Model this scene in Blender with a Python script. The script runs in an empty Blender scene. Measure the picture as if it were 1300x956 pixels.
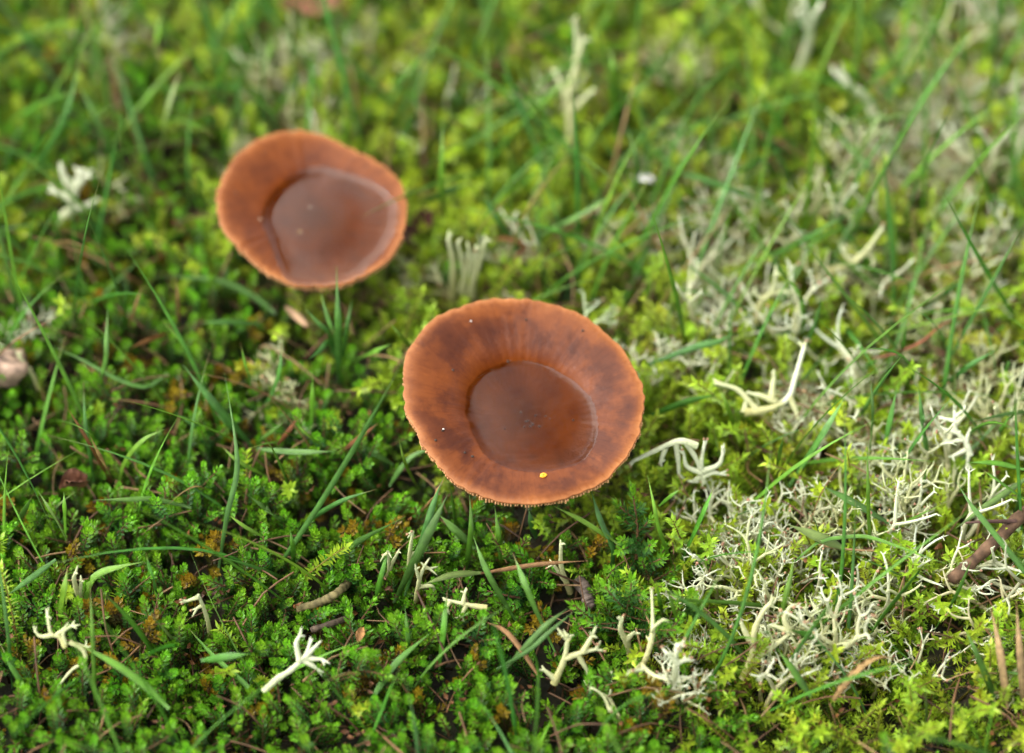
import bpy, math, random
import numpy as np
from mathutils import Vector, Matrix

R = math.radians
rng = np.random.default_rng(7)
random.seed(7)
SC = bpy.context.scene
COL = SC.collection

# ------------------------------------------------------------------ camera
PITCH = R(52); DIST = 0.60; LENS = 100.0; SENS = 36.0
DIRV = np.array([0, math.cos(PITCH), -math.sin(PITCH)])
UPV = np.array([0, math.sin(PITCH), math.cos(PITCH)])
CAM = -DIRV * DIST
cd = bpy.data.cameras.new("camera"); cam = bpy.data.objects.new("camera", cd); COL.objects.link(cam)
cam.location = CAM; cam.rotation_euler = (R(90) - PITCH, 0, 0)
cd.lens = LENS; cd.sensor_width = SENS; cd.clip_start = 0.01; cd.clip_end = 500
cd.dof.use_dof = True; cd.dof.focus_distance = 0.566; cd.dof.aperture_fstop = 5.4
SC.camera = cam

# ------------------------------------------------------------------ sky, sun, exposure (soft overcast daylight)
SUN_EL, SUN_AZ = R(50), R(-76)      # azimuth from +Y (away from the camera), negative = to the left
w = bpy.data.worlds.new("World"); SC.world = w; w.use_nodes = True
nt = w.node_tree; nt.nodes.clear()
sky = nt.nodes.new("ShaderNodeTexSky"); sky.sky_type = 'NISHITA'; sky.sun_disc = False
sky.sun_elevation = SUN_EL; sky.sun_rotation = SUN_AZ
sky.air_density = 1.0; sky.dust_density = 3.0; sky.ozone_density = 1.0
hs = nt.nodes.new("ShaderNodeHueSaturation"); hs.inputs['Saturation'].default_value = 0.12
bg = nt.nodes.new("ShaderNodeBackground"); bg.inputs['Strength'].default_value = 0.145
wo = nt.nodes.new("ShaderNodeOutputWorld")
nt.links.new(sky.outputs[0], hs.inputs['Color']); nt.links.new(hs.outputs[0], bg.inputs['Color']); nt.links.new(bg.outputs[0], wo.inputs[0])
sd = bpy.data.lights.new("sun", 'SUN'); sd.energy = 1.1; sd.angle = R(90); sd.color = (1.0, 0.93, 0.80)
sun = bpy.data.objects.new("sun", sd); COL.objects.link(sun)
sv = Vector((math.sin(SUN_AZ) * math.cos(SUN_EL), math.cos(SUN_AZ) * math.cos(SUN_EL), math.sin(SUN_EL)))
sun.rotation_euler = sv.to_track_quat('Z', 'Y').to_euler(); sun.location = (0, 0, 3)
SC.view_settings.view_transform = 'Standard'; SC.view_settings.look = 'None'
SC.view_settings.exposure = 1.95; SC.view_settings.gamma = 1.0; SC.view_settings.use_curve_mapping = False
SC.render.engine = 'CYCLES'
cy = SC.cycles; cy.use_denoising = True; cy.max_bounces = 5; cy.diffuse_bounces = 3; cy.glossy_bounces = 2
cy.transmission_bounces = 4; cy.transparent_max_bounces = 8; cy.caustics_reflective = False; cy.caustics_refractive = False

# ------------------------------------------------------------------ picture <-> place
PXM = SENS / LENS / 1300.0
def ray(u, v):
    d = DIRV + np.array([1.0, 0, 0]) * ((u - 650) * PXM) + UPV * (-(v - 478) * PXM)
    return d
def P(u, v, z=0.0):
    d = ray(u, v); s = (z - CAM[2]) / d[2]
    return CAM + d * s
def pix(p):
    q = np.asarray(p) - CAM
    dep = q @ DIRV
    return 650 + q[..., 0] / dep / PXM, 478 - (q @ UPV) / dep / PXM
SOIL = -0.0155
_ph = rng.uniform(0, 6.28, 12)
def soil_z(x, y):
    z = 0.0022 * np.sin(x * 95 + _ph[0]) * np.cos(y * 80 + _ph[1]) + 0.0016 * np.sin(x * 190 + y * 120 + _ph[2]) + 0.0012 * np.cos(y * 230 - x * 90 + _ph[3])
    return SOIL + z * np.clip(1.2 - (x * x + y * y) * 3, 0, 1)

# ------------------------------------------------------------------ mesh helpers
def mesh_np(name, V, T, C=None, mat=None, smooth=True):
    V = np.asarray(V, np.float32).reshape(-1, 3); T = np.asarray(T, np.int32).reshape(-1, 3)
    m = bpy.data.meshes.new(name)
    m.vertices.add(len(V)); m.vertices.foreach_set('co', V.ravel())
    m.loops.add(len(T) * 3); m.loops.foreach_set('vertex_index', T.ravel())
    m.polygons.add(len(T)); m.polygons.foreach_set('loop_start', np.arange(0, len(T) * 3, 3, dtype=np.int32))
    m.polygons.foreach_set('loop_total', np.full(len(T), 3, np.int32))
    m.polygons.foreach_set('use_smooth', np.full(len(T), smooth, bool))
    if C is not None:
        a = m.attributes.new('col', 'FLOAT_COLOR', 'POINT')
        C4 = np.ones((len(V), 4), np.float32); C = np.asarray(C); C4[:, :C.shape[1]] = C
        a.data.foreach_set('color', C4.ravel())
    if mat: m.materials.append(mat)
    m.update(calc_edges=True); m.validate()
    return m
class MB:
    def __init__(s): s.V = []; s.T = []; s.C = []; s.n = 0
    def add(s, V, T, C):
        V = np.asarray(V, float); C = np.asarray(C, float)
        if C.ndim == 1: C = np.tile(C, (len(V), 1))
        if C.shape[1] == 3: C = np.hstack([C, np.ones((len(C), 1))])
        s.V.append(V); s.T.append(np.asarray(T) + s.n); s.C.append(C); s.n += len(V)
    def arr(s):
        if not s.V: return np.zeros((0, 3)), np.zeros((0, 3), int), np.zeros((0, 4))
        return np.concatenate(s.V), np.concatenate(s.T), np.concatenate(s.C)
    def mesh(s, name, mat, smooth=True): return mesh_np(name, *s.arr(), mat, smooth)
def nrm(v):
    v = np.asarray(v, float); return v / (np.linalg.norm(v) + 1e-12)
LEAF_T = np.array([[0, 1, 3], [0, 3, 2], [1, 4, 3], [3, 4, 2]])
def leaf(mb, p, d, up, L, W, c0, c1, keel=0.25, curl=0.0, wide=0.45):
    d = nrm(d); up = nrm(up - d * np.dot(up, d)); sdv = np.cross(d, up)
    m = p + d * L * wide
    V = [p, m + sdv * W / 2, m - sdv * W / 2, m - up * W * keel, p + d * L * (1 - abs(curl) * .3) + up * curl * L]
    c0 = np.asarray(c0); c1 = np.asarray(c1); cm = c0 * .5 + c1 * .5
    mb.add(V, LEAF_T, [c0, cm, cm, cm * .9, c1])
def tube(mb, pts, rad, c, k=6, cap=True):
    pts = np.asarray(pts, float); n = len(pts); rad = np.broadcast_to(rad, (n,)); c = np.asarray(c, float)
    if c.ndim == 1: c = np.tile(c, (n, 1))
    tg = np.gradient(pts, axis=0); V = []; C = []; T = []
    a = np.array([0.3, 0.2, 0.9]); a = a if abs(np.dot(nrm(tg[0]), nrm(a))) < .9 else np.array([1., 0, 0])
    for i in range(n):
        t = nrm(tg[i]); a = nrm(a - t * np.dot(a, t)); b = np.cross(t, a)
        th = np.arange(k) / k * 2 * math.pi
        V.append(pts[i] + rad[i] * (np.cos(th)[:, None] * a + np.sin(th)[:, None] * b)); C.append(np.tile(c[i], (k, 1)))
    for i in range(n - 1):
        for j in range(k):
            q = i * k + j; r = i * k + (j + 1) % k
            T += [[q, r, r + k], [q, r + k, q + k]]
    V = np.concatenate(V); C = np.concatenate(C)
    if cap:
        V = np.vstack([V, pts[-1] + nrm(tg[-1]) * rad[-1] * .7]); C = np.vstack([C, c[-1]])
        T += [[(n - 1) * k + j, (n - 1) * k + (j + 1) % k, len(V) - 1] for j in range(k)]
    mb.add(V, T, C)
def spline(pts, n):
    pts = np.asarray(pts, float)
    if len(pts) == 2: return pts[0] + (pts[1] - pts[0]) * np.linspace(0, 1, n)[:, None]
    e = np.vstack([2 * pts[0] - pts[1], pts, 2 * pts[-1] - pts[-2]]); out = []
    for s in np.linspace(0, len(pts) - 1 - 1e-9, n):
        i = int(s); t = s - i; a, b, c, d = e[i:i + 4]
        out.append(.5 * (2 * b + (c - a) * t + (2 * a - 5 * b + 4 * c - d) * t * t + (3 * b - a - 3 * c + d) * t ** 3))
    return np.array(out)
def smooth01(x, a, b):
    t = np.clip((x - a) / (b - a), 0, 1); return t * t * (3 - 2 * t)

# ------------------------------------------------------------------ scene-graph helpers
def tag(o, label=None, cat=None, group=None, kind=None):
    if label: o['label'] = label
    if cat: o['category'] = cat
    if group: o['group'] = group
    if kind: o['kind'] = kind
    return o
def obj(name, me, parent=None, loc=None):
    o = bpy.data.objects.new(name, me); COL.objects.link(o)
    if parent is not None: o.parent = parent
    if loc is not None: o.location = loc
    return o
def empty(name, loc=(0, 0, 0), rot=(0, 0, 0), sc=1.0):
    o = bpy.data.objects.new(name, None); COL.objects.link(o)
    o.empty_display_size = 0.005; o.location = loc; o.rotation_euler = rot; o.scale = (sc, sc, sc)
    return o

# ------------------------------------------------------------------ materials
def mat_base(name):
    m = bpy.data.materials.new(name); m.use_nodes = True
    nt = m.node_tree; nt.nodes.clear(); out = nt.nodes.new('ShaderNodeOutputMaterial')
    return m, nt, out
def N(nt, t, **kw):
    n = nt.nodes.new(t)
    for k, v in kw.items():
        if k.startswith('i_'):
            n.inputs[k[2:].replace('_', ' ')].default_value = v
        else: setattr(n, k, v)
    return n
def foliage_mat(name, rough=.45, trans=.3, spec=.4, nscale=900, nval=.25, hue=.03, bump=0.0, veins=0.0):
    m, nt, out = mat_base(name); L = nt.links.new
    at = N(nt, 'ShaderNodeAttribute', attribute_name='col')
    oi = N(nt, 'ShaderNodeObjectInfo'); tc = N(nt, 'ShaderNodeTexCoord')
    nz = N(nt, 'ShaderNodeTexNoise'); nz.inputs['Scale'].default_value = nscale; nz.inputs['Detail'].default_value = 3
    L(tc.outputs['Object'], nz.inputs['Vector'])
    hs = N(nt, 'ShaderNodeHueSaturation')
    mr = N(nt, 'ShaderNodeMapRange'); mr.inputs[3].default_value = .5 - hue / 2; mr.inputs[4].default_value = .5 + hue / 2
    L(oi.outputs['Random'], mr.inputs[0]); L(mr.outputs[0], hs.inputs['Hue'])
    m2 = N(nt, 'ShaderNodeMapRange'); m2.inputs[1].default_value = .3; m2.inputs[2].default_value = .7
    m2.inputs[3].default_value = 1 - nval; m2.inputs[4].default_value = 1 + nval
    L(nz.outputs['Fac'], m2.inputs[0]); L(m2.outputs[0], hs.inputs['Value']); L(at.outputs['Color'], hs.inputs['Color'])
    pb = N(nt, 'ShaderNodeBsdfPrincipled'); pb.inputs['Roughness'].default_value = rough; pb.inputs['Specular IOR Level'].default_value = spec
    L(hs.outputs[0], pb.inputs['Base Color'])
    if veins:                                      # fine lengthwise ribs across the blade (alpha runs 0..1 from edge to edge)
        sn = N(nt, 'ShaderNodeMath', operation='MULTIPLY'); sn.inputs[1].default_value = 44.0; L(at.outputs['Alpha'], sn.inputs[0])
        s2 = N(nt, 'ShaderNodeMath', operation='SINE'); L(sn.outputs[0], s2.inputs[0])
        s3 = N(nt, 'ShaderNodeMath', operation='MULTIPLY_ADD'); s3.inputs[1].default_value = veins; L(s2.outputs[0], s3.inputs[0]); L(m2.outputs[0], s3.inputs[2]); L(s3.outputs[0], hs.inputs['Value'])
        bp = N(nt, 'ShaderNodeBump'); bp.inputs['Strength'].default_value = .5; bp.inputs['Distance'].default_value = .00008; L(s2.outputs[0], bp.inputs['Height']); L(bp.outputs[0], pb.inputs['Normal'])
    if bump:
        bp = N(nt, 'ShaderNodeBump'); bp.inputs['Strength'].default_value = bump; bp.inputs['Distance'].default_value = .0003
        L(nz.outputs['Fac'], bp.inputs['Height']); L(bp.outputs[0], pb.inputs['Normal'])
    if trans > 0:
        tr = N(nt, 'ShaderNodeBsdfTranslucent'); L(hs.outputs[0], tr.inputs['Color'])
        mx = N(nt, 'ShaderNodeMixShader'); mx.inputs[0].default_value = trans
        L(pb.outputs[0], mx.inputs[1]); L(tr.outputs[0], mx.inputs[2]); L(mx.outputs[0], out.inputs[0])
    else: L(pb.outputs[0], out.inputs[0])
    return m
M_HEATH = foliage_mat('heather_leaf', .42, .28, .45)
M_MOSS = foliage_mat('feather_moss_leaf', .4, .38, .45)
M_GRASS = foliage_mat('grass_leaf', .38, .3, .5, nscale=420, nval=.22, veins=.12)
M_STRAW = foliage_mat('dry_straw', .6, .2, .3, nscale=700, nval=.3, veins=.15)
M_WOODY = foliage_mat('woody_stem', .8, 0, .2, nscale=600, nval=.4, bump=.6)
M_LICH = foliage_mat('lichen_thallus', .75, .12, .25, nscale=1500, nval=.15, hue=.015, bump=.5)
M_TIP = foliage_mat('lichen_fruit', .7, .05, .25, nscale=1500, nval=.3, bump=.4)
M_DEBRIS = foliage_mat('dead_leaf', .65, .1, .3, nscale=350, nval=.5, bump=.5)
def soil_mat():
    m, nt, out = mat_base('dark_soil'); L = nt.links.new
    tc = N(nt, 'ShaderNodeTexCoord')
    n1 = N(nt, 'ShaderNodeTexNoise'); n1.inputs['Scale'].default_value = 180; n1.inputs['Detail'].default_value = 8
    L(tc.outputs['Object'], n1.inputs['Vector'])
    cr = N(nt, 'ShaderNodeValToRGB'); e = cr.color_ramp.elements
    e[0].position = .3; e[0].color = (.012, .009, .006, 1); e[1].position = .7; e[1].color = (.055, .035, .02, 1)
    x = cr.color_ramp.elements.new(.5); x.color = (.022, .024, .008, 1)
    L(n1.outputs['Fac'], cr.inputs[0])
    pb = N(nt, 'ShaderNodeBsdfPrincipled'); pb.inputs['Roughness'].default_value = .85; L(cr.outputs[0], pb.inputs['Base Color'])
    bp = N(nt, 'ShaderNodeBump'); bp.inputs['Distance'].default_value = .002; bp.inputs['Strength'].default_value = .8
    L(n1.outputs['Fac'], bp.inputs['Height']); L(bp.outputs[0], pb.inputs['Normal']); L(pb.outputs[0], out.inputs[0])
    return m
def turf_mat():
    m, nt, out = mat_base('far_turf'); L = nt.links.new
    tc = N(nt, 'ShaderNodeTexCoord')
    n1 = N(nt, 'ShaderNodeTexNoise'); n1.inputs['Scale'].default_value = 40; n1.inputs['Detail'].default_value = 10
    L(tc.outputs['Object'], n1.inputs['Vector'])
    cr = N(nt, 'ShaderNodeValToRGB'); e = cr.color_ramp.elements
    e[0].position = .32; e[0].color = (.02, .03, .008, 1); e[1].position = .68; e[1].color = (.12, .2, .03, 1)
    L(n1.outputs['Fac'], cr.inputs[0])
    pb = N(nt, 'ShaderNodeBsdfPrincipled'); pb.inputs['Roughness'].default_value = .8; L(cr.outputs[0], pb.inputs['Base Color'])
    bp = N(nt, 'ShaderNodeBump'); bp.inputs['Distance'].default_value = .01; L(n1.outputs['Fac'], bp.inputs['Height']); L(bp.outputs[0], pb.inputs['Normal'])
    L(pb.outputs[0], out.inputs[0]); return m

# ------------------------------------------------------------------ ground
def grid_axis(a, b, n, far):
    c = np.linspace(a, b, n); o = np.geomspace(.03, far, 16)
    return np.concatenate([(a - o)[::-1], c, b + o])
gx = grid_axis(-.17, .17, 150, 60.0); gy = grid_axis(-.16, .22, 160, 60.0)
GX, GY = np.meshgrid(gx, gy); GZ = soil_z(GX, GY)
GZ += (rng.random(GZ.shape) - .5) * .0012 * (np.hypot(GX, GY) < .3)
nx, ny = len(gx), len(gy)
idx = np.arange(nx * ny).reshape(ny, nx)
q = np.stack([idx[:-1, :-1], idx[:-1, 1:], idx[1:, 1:], idx[1:, :-1]], -1).reshape(-1, 4)
T = np.concatenate([q[:, [0, 1, 2]], q[:, [0, 2, 3]]])
gm = mesh_np('ground', np.stack([GX, GY, GZ], -1).reshape(-1, 3), T, None, soil_mat())
gm.materials.append(turf_mat())
cen = np.stack([GX, GY], -1).reshape(-1, 2)[T].mean(1)
gm.polygons.foreach_set('material_index', ((np.abs(cen[:, 0]) > .21) | (cen[:, 1] < -.19) | (cen[:, 1] > .25)).astype(np.int32))
tag(obj('ground', gm), kind='structure')

# ------------------------------------------------------------------ mushrooms
def cap_mat(name, seed, dark, grainy):
    m, nt, out = mat_base(name); L = nt.links.new
    rad = N(nt, 'ShaderNodeAttribute', attribute_name='rad')      # (cos, sin, t)
    tt = N(nt, 'ShaderNodeAttribute', attribute_name='tt')
    tc = N(nt, 'ShaderNodeTexCoord')
    def mul(src, vec):
        v = N(nt, 'ShaderNodeVectorMath', operation='MULTIPLY_ADD'); v.inputs[1].default_value = vec; v.inputs[2].default_value = (seed, seed * 2, 0); L(src, v.inputs[0]); return v.outputs[0]
    def noise(vec, s, det=4, rough=.55):
        n = N(nt, 'ShaderNodeTexNoise'); n.inputs['Scale'].default_value = s; n.inputs['Detail'].default_value = det; n.inputs['Roughness'].default_value = rough
        L(vec, n.inputs['Vector']); return n.outputs['Fac']
    fib = noise(mul(rad.outputs['Vector'], (1, 1, .12)), 34, 5)           # radial fibres
    patch = noise(mul(rad.outputs['Vector'], (.55, .55, .75)), 4.2, 4)   # dark wet blotches
    cloud = noise(tc.outputs['Object'], 120, 5)
    fine = noise(tc.outputs['Object'], 1400, 4)
    cr = N(nt, 'ShaderNodeValToRGB'); e = cr.color_ramp.elements
    stops = [(0, (.060, .0145, .002)), (.25, (.082, .019, .0025)), (.45, (.102, .0235, .003)), (.72, (.105, .025, .0032)), (.88, (.126, .033, .005)), (.955, (.185, .058, .013)), (1, (.29, .115, .038))]
    e[0].position = 0; e[0].color = (*stops[0][1], 1); e[1].position = 1; e[1].color = (*stops[-1][1], 1)
    for p, c in stops[1:-1]: cr.color_ramp.elements.new(p).color = (*c, 1)
    # jitter t with fibres so the pale margin is ragged
    j = N(nt, 'ShaderNodeMath', operation='MULTIPLY_ADD'); j.inputs[1].default_value = .10; L(fib, j.inputs[0]); L(tt.outputs['Fac'], j.inputs[2])
    j2 = N(nt, 'ShaderNodeMath', operation='SUBTRACT'); j2.inputs[1].default_value = .05; L(j.outputs[0], j2.inputs[0]); L(j2.outputs[0], cr.inputs[0])
    def mixc(a, fac, col, mode='MULTIPLY'):
        x = N(nt, 'ShaderNodeMix', data_type='RGBA', blend_type=mode); L(a, x.inputs[6]); L(fac, x.inputs[0]); x.inputs[7].default_value = (*col, 1); return x.outputs[2]
    def ramp(src, a, b, hi=1.0):
        x = N(nt, 'ShaderNodeMapRange', interpolation_type='SMOOTHSTEP'); x.inputs[1].default_value = a; x.inputs[2].default_value = b; x.inputs[4].default_value = hi; L(src, x.inputs[0]); return x.outputs[0]
    # blotches only in the outer zone, not on the very margin
    zone = N(nt, 'ShaderNodeMath', operation='MULTIPLY'); L(ramp(tt.outputs['Fac'], .45, .7), zone.inputs[0]); L(ramp(tt.outputs['Fac'], .99, .9), zone.inputs[1])
    pz = N(nt, 'ShaderNodeMath', operation='MULTIPLY'); L(zone.outputs[0], pz.inputs[0]); L(ramp(patch, .44, .60, dark), pz.inputs[1])
    c = mixc(cr.outputs[0], pz.outputs[0], (.50, .42, .55))
    c = mixc(c, ramp(cloud, .42, .66, .8), (.66, .58, .52))
    mott = noise(tc.outputs['Object'], 420, 6, .65); c = mixc(c, ramp(mott, .48, .72, .7), (.70, .60, .52)); c = mixc(c, ramp(mott, .46, .28, .6), (1.25, 1.3, 1.3))
    fo = N(nt, 'ShaderNodeMath', operation='MULTIPLY'); L(ramp(fib, .45, .72, .75), fo.inputs[0]); L(ramp(tt.outputs['Fac'], .25, .6), fo.inputs[1])
    c = mixc(c, fo.outputs[0], (.74, .64, .55))
    c = mixc(c, ramp(fine, .55, .75, .35), (1.35, 1.4, 1.45))
    pb = N(nt, 'ShaderNodeBsdfPrincipled'); L(c, pb.inputs['Base Color'])
    pb.inputs['Specular IOR Level'].default_value = .28
    rr = N(nt, 'ShaderNodeMapRange'); rr.inputs[1].default_value = .3; rr.inputs[2].default_value = .75; rr.inputs[3].default_value = .42; rr.inputs[4].default_value = .68
    L(cloud, rr.inputs[0]); L(rr.outputs[0], pb.inputs['Roughness'])
    pb.inputs['Coat Roughness'].default_value = .10; pb.inputs['Coat IOR'].default_value = 1.34
    dry = ramp(tt.outputs['Fac'], .42, .62)          # skin under the water has no gloss of its own
    cw_ = N(nt, 'ShaderNodeMath', operation='MULTIPLY'); cw_.inputs[1].default_value = .10 * grainy + .14; L(dry, cw_.inputs[0]); L(cw_.outputs[0], pb.inputs['Coat Weight'])
    sp_ = N(nt, 'ShaderNodeMath', operation='MULTIPLY'); sp_.inputs[1].default_value = .15; L(dry, sp_.inputs[0]); L(sp_.outputs[0], pb.inputs['Specular IOR Level'])
        # relief: grain + fibres
    outer = ramp(tt.outputs['Fac'], .4, .7)
    h = N(nt, 'ShaderNodeMath', operation='MULTIPLY'); L(fib, h.inputs[0]); L(outer, h.inputs[1])
    bp = N(nt, 'ShaderNodeBump'); bp.inputs['Strength'].default_value = .10; bp.inputs['Distance'].default_value = .00006
    L(h.outputs[0], bp.inputs['Height'])
    grain = noise(tc.outputs['Object'], 900, 3)
    gz = N(nt, 'ShaderNodeMath', operation='MULTIPLY'); L(grain, gz.inputs[0])
    gw = N(nt, 'ShaderNodeMath', operation='MULTIPLY'); L(ramp(tt.outputs['Fac'], .38, .55), gw.inputs[0]); L(ramp(tt.outputs['Fac'], .85, .62), gw.inputs[1]); L(gw.outputs[0], gz.inputs[1])
    b2 = N(nt, 'ShaderNodeBump'); b2.inputs['Strength'].default_value = .35 * grainy; b2.inputs['Distance'].default_value = .0004
    L(gz.outputs[0], b2.inputs['Height']); L(bp.outputs[0], b2.inputs['Normal'])
    L(b2.outputs[0], pb.inputs['Normal']); L(b2.outputs[0], pb.inputs['Coat Normal'])
    L(pb.outputs[0], out.inputs[0]); return m
def gill_mat():
    m, nt, out = mat_base('gill_flesh'); pb = N(nt, 'ShaderNodeBsdfPrincipled')
    pb.inputs['Base Color'].default_value = (.58, .31, .14, 1); pb.inputs['Roughness'].default_value = .6
    nt.links.new(pb.outputs[0], out.inputs[0]); return m
M_GILL = gill_mat()
def stalk_mat():
    m, nt, out = mat_base('mushroom_stem'); L = nt.links.new
    tc = N(nt, 'ShaderNodeTexCoord'); mp = N(nt, 'ShaderNodeMapping'); mp.inputs['Scale'].default_value = (400, 400, 60); L(tc.outputs['Object'], mp.inputs[0])
    nz = N(nt, 'ShaderNodeTexNoise'); nz.inputs['Scale'].default_value = 1; nz.inputs['Detail'].default_value = 4; L(mp.outputs[0], nz.inputs['Vector'])
    cr = N(nt, 'ShaderNodeValToRGB'); e = cr.color_ramp.elements; e[0].color = (.14, .05, .02, 1); e[1].color = (.32, .14, .06, 1); e[0].position = .3; e[1].position = .7
    L(nz.outputs['Fac'], cr.inputs[0]); pb = N(nt, 'ShaderNodeBsdfPrincipled'); pb.inputs['Roughness'].default_value = .6; L(cr.outputs[0], pb.inputs['Base Color'])
    bp = N(nt, 'ShaderNodeBump'); bp.inputs['Distance'].default_value = .0003; L(nz.outputs['Fac'], bp.inputs['Height']); L(bp.outputs[0], pb.inputs['Normal']); L(pb.outputs[0], out.inputs[0])
    return m
M_STALK = stalk_mat()
def water_mat():
    m, nt, out = mat_base('rain_water'); L = nt.links.new
    fr = N(nt, 'ShaderNodeFresnel'); fr.inputs['IOR'].default_value = 1.34
    tr = N(nt, 'ShaderNodeBsdfTransparent'); tr.inputs['Color'].default_value = (1.0, .98, .95, 1)
    gl = N(nt, 'ShaderNodeBsdfGlossy'); gl.inputs['Roughness'].default_value = .015; gl.inputs['Color'].default_value = (1, 1, 1, 1)
    mx = N(nt, 'ShaderNodeMixShader'); L(fr.outputs[0], mx.inputs[0]); L(tr.outputs[0], mx.inputs[1]); L(gl.outputs[0], mx.inputs[2]); L(mx.outputs[0], out.inputs[0])
    return m
M_WATER = water_mat()

CAPS = []
def mushroom(rim_px, zc, cpx, tilt, prof, depth, men, pool_z, mat, label, wlabel, seed):
    """rim traced on a tilted plane at height zc; returns nothing, registers the cap for the debris and the plants"""
    r_ = np.random.default_rng(seed)
    C = P(cpx[0], cpx[1], zc); a, b = tilt
    nv = np.array([-a, -b, 1.0])
    th0, r0 = [], []
    for u, v in rim_px:
        d = ray(u, v); s = ((C - CAM) @ nv) / (d @ nv); p = CAM + d * s
        th0.append(math.atan2(p[1] - C[1], p[0] - C[0])); r0.append(math.hypot(p[0] - C[0], p[1] - C[1]))
    th0 = np.array(th0); r0 = np.array(r0); K = 5
    F = lambda th: np.concatenate([[np.ones_like(th)]] + [[np.cos(k * th), np.sin(k * th)] for k in range(1, K + 1)]).T
    co = np.linalg.lstsq(np.vstack([F(th0), np.eye(2 * K + 1) * .05]), np.concatenate([r0, np.concatenate([[r0.mean() * .05], np.zeros(2 * K)])]), rcond=None)[0]
    na = 360; th = np.arange(na) / na * 2 * math.pi
    wob = sum(r_.normal(0, .00004) * np.cos(k * th + r_.uniform(0, 6.28)) for k in range(9, 60, 3))
    wob = wob + sum(r_.normal(0, .00007) * np.cos(k * th + r_.uniform(0, 6.28)) for k in range(6, 16, 2)) - sum(r_.uniform(.0001, .0004) * np.exp(-((np.angle(np.exp(1j * (th - q))) / r_.uniform(.012, .04)) ** 2)) for q in r_.uniform(0, 6.28, 6))
    rr = F(th) @ co + wob
    ts = np.concatenate([[0.0], np.linspace(.02, .93, 60), np.linspace(.94, 1.0, 12)])
    # smooth profile by monotone resampling
    tab = []
    for pr in prof:
        tp, zp = np.array(pr).T; tt = np.linspace(0, 1, 401); z = np.interp(tt, tp, zp); k = np.ones(31) / 31
        zz = np.convolve(np.pad(z, 15, mode='edge'), k, 'valid'); zz[-16:] = zz[-16:] * .3 + z[-16:] * .7; tab.append(zz)
    def pz(t, ang=2.7):                              # steep wall on one side, gentle slope on the other
        wst = .5 + .5 * np.cos(np.asarray(ang) - 2.7)
        return np.interp(t, tt, tab[0]) * wst + np.interp(t, tt, tab[1]) * (1 - wst)
    lob = sum(r_.normal(0, .00022) * np.cos(k * th + r_.uniform(0, 6.28)) for k in (2, 3, 4, 5))
    V = []; RAD = []; TT = []
    def ring(t, rad, z, ttv):
        x = C[0] + rad * np.cos(th); y = C[1] + rad * np.sin(th)
        pl = C[2] + a * (x - C[0]) + b * (y - C[1])
        V.append(np.stack([x, y, pl + z], -1)); RAD.append(np.stack([np.cos(th), np.sin(th), np.full(na, t)], -1)); TT.append(np.full(na, ttv))
    stri = np.sin(th * 95 + np.sin(th * 7) * 1.5)
    for t in ts[1:]:
        z = pz(t, th) * depth + lob * smooth01(t, .3, 1) + stri * .000015 * smooth01(t, .86, .98)
        ring(t, rr * t, np.broadcast_to(z, (na,)), t)
    z1 = pz(1.0, th) * depth + lob
    for (dr, dz) in ((.00012, -.00018), (.00004, -.00042), (-.0008, -.0008), (-.003, -.0012)):
        ring(1.0, rr + dr, z1 + dz, 1.0)
    for f in (.8, .7, .6, .5, .4, .3, .2):
        ring(1.0, np.maximum(rr * f, .0035), pz(f, th) * depth - .0024 + lob * smooth01(f, .3, 1), .6)
    Vc = np.concatenate(V); nr = len(V)
    cen = np.array([[C[0], C[1], C[2] + pz(0) * depth]])
    Vc = np.vstack([Vc, cen]); T = []
    i = np.arange(na); i2 = (i + 1) % na
    for k in range(nr - 1):
        A, B = k * na + i, k * na + i2
        T += [np.stack([A, A + na, B + na], -1), np.stack([A, B + na, B], -1)]
    T += [np.stack([np.full(na, len(Vc) - 1), i, i2], -1)]
    T = np.concatenate(T)
    root = empty('mushroom', (C[0], C[1], float(soil_z(C[0], C[1]))))
    off = np.array(root.location)
    me = mesh_np('cap', Vc - off, T, None, mat)
    at = me.attributes.new('rad', 'FLOAT_VECTOR', 'POINT'); at.data.foreach_set('vector', np.vstack([np.concatenate(RAD), [[0, 0, 0]]]).astype(np.float32).ravel())
    at = me.attributes.new('tt', 'FLOAT', 'POINT'); at.data.foreach_set('value', np.concatenate(TT + [[0.0]]).astype(np.float32))
    cap = obj('cap', me, root)
    tag(root, label, 'mushroom')
    # gills: thin blades from margin to stem, their ends showing as a comb under the margin
    gb = MB(); ng = 230
    for g in range(ng):
        t = (g + r_.uniform(-.25, .25)) / ng * 2 * math.pi
        ro = np.interp(t % (2 * math.pi), np.append(th, 2 * math.pi), np.append(rr, rr[0])); lb = np.interp(t % (2 * math.pi), np.append(th, 2 * math.pi), np.append(lob, lob[0]))
        dv = np.array([math.cos(t), math.sin(t)]); sv_ = np.array([-dv[1], dv[0]]) * .00012
        prof_g = []
        full = g % 3 == 0
        amp = .15 + .85 * (.5 + .5 * math.sin(t * 5 + seed) * math.sin(t * 13 + 1)); ext = r_.uniform(.0000, .0004) * amp
        fe = .17 if full else .5
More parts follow.
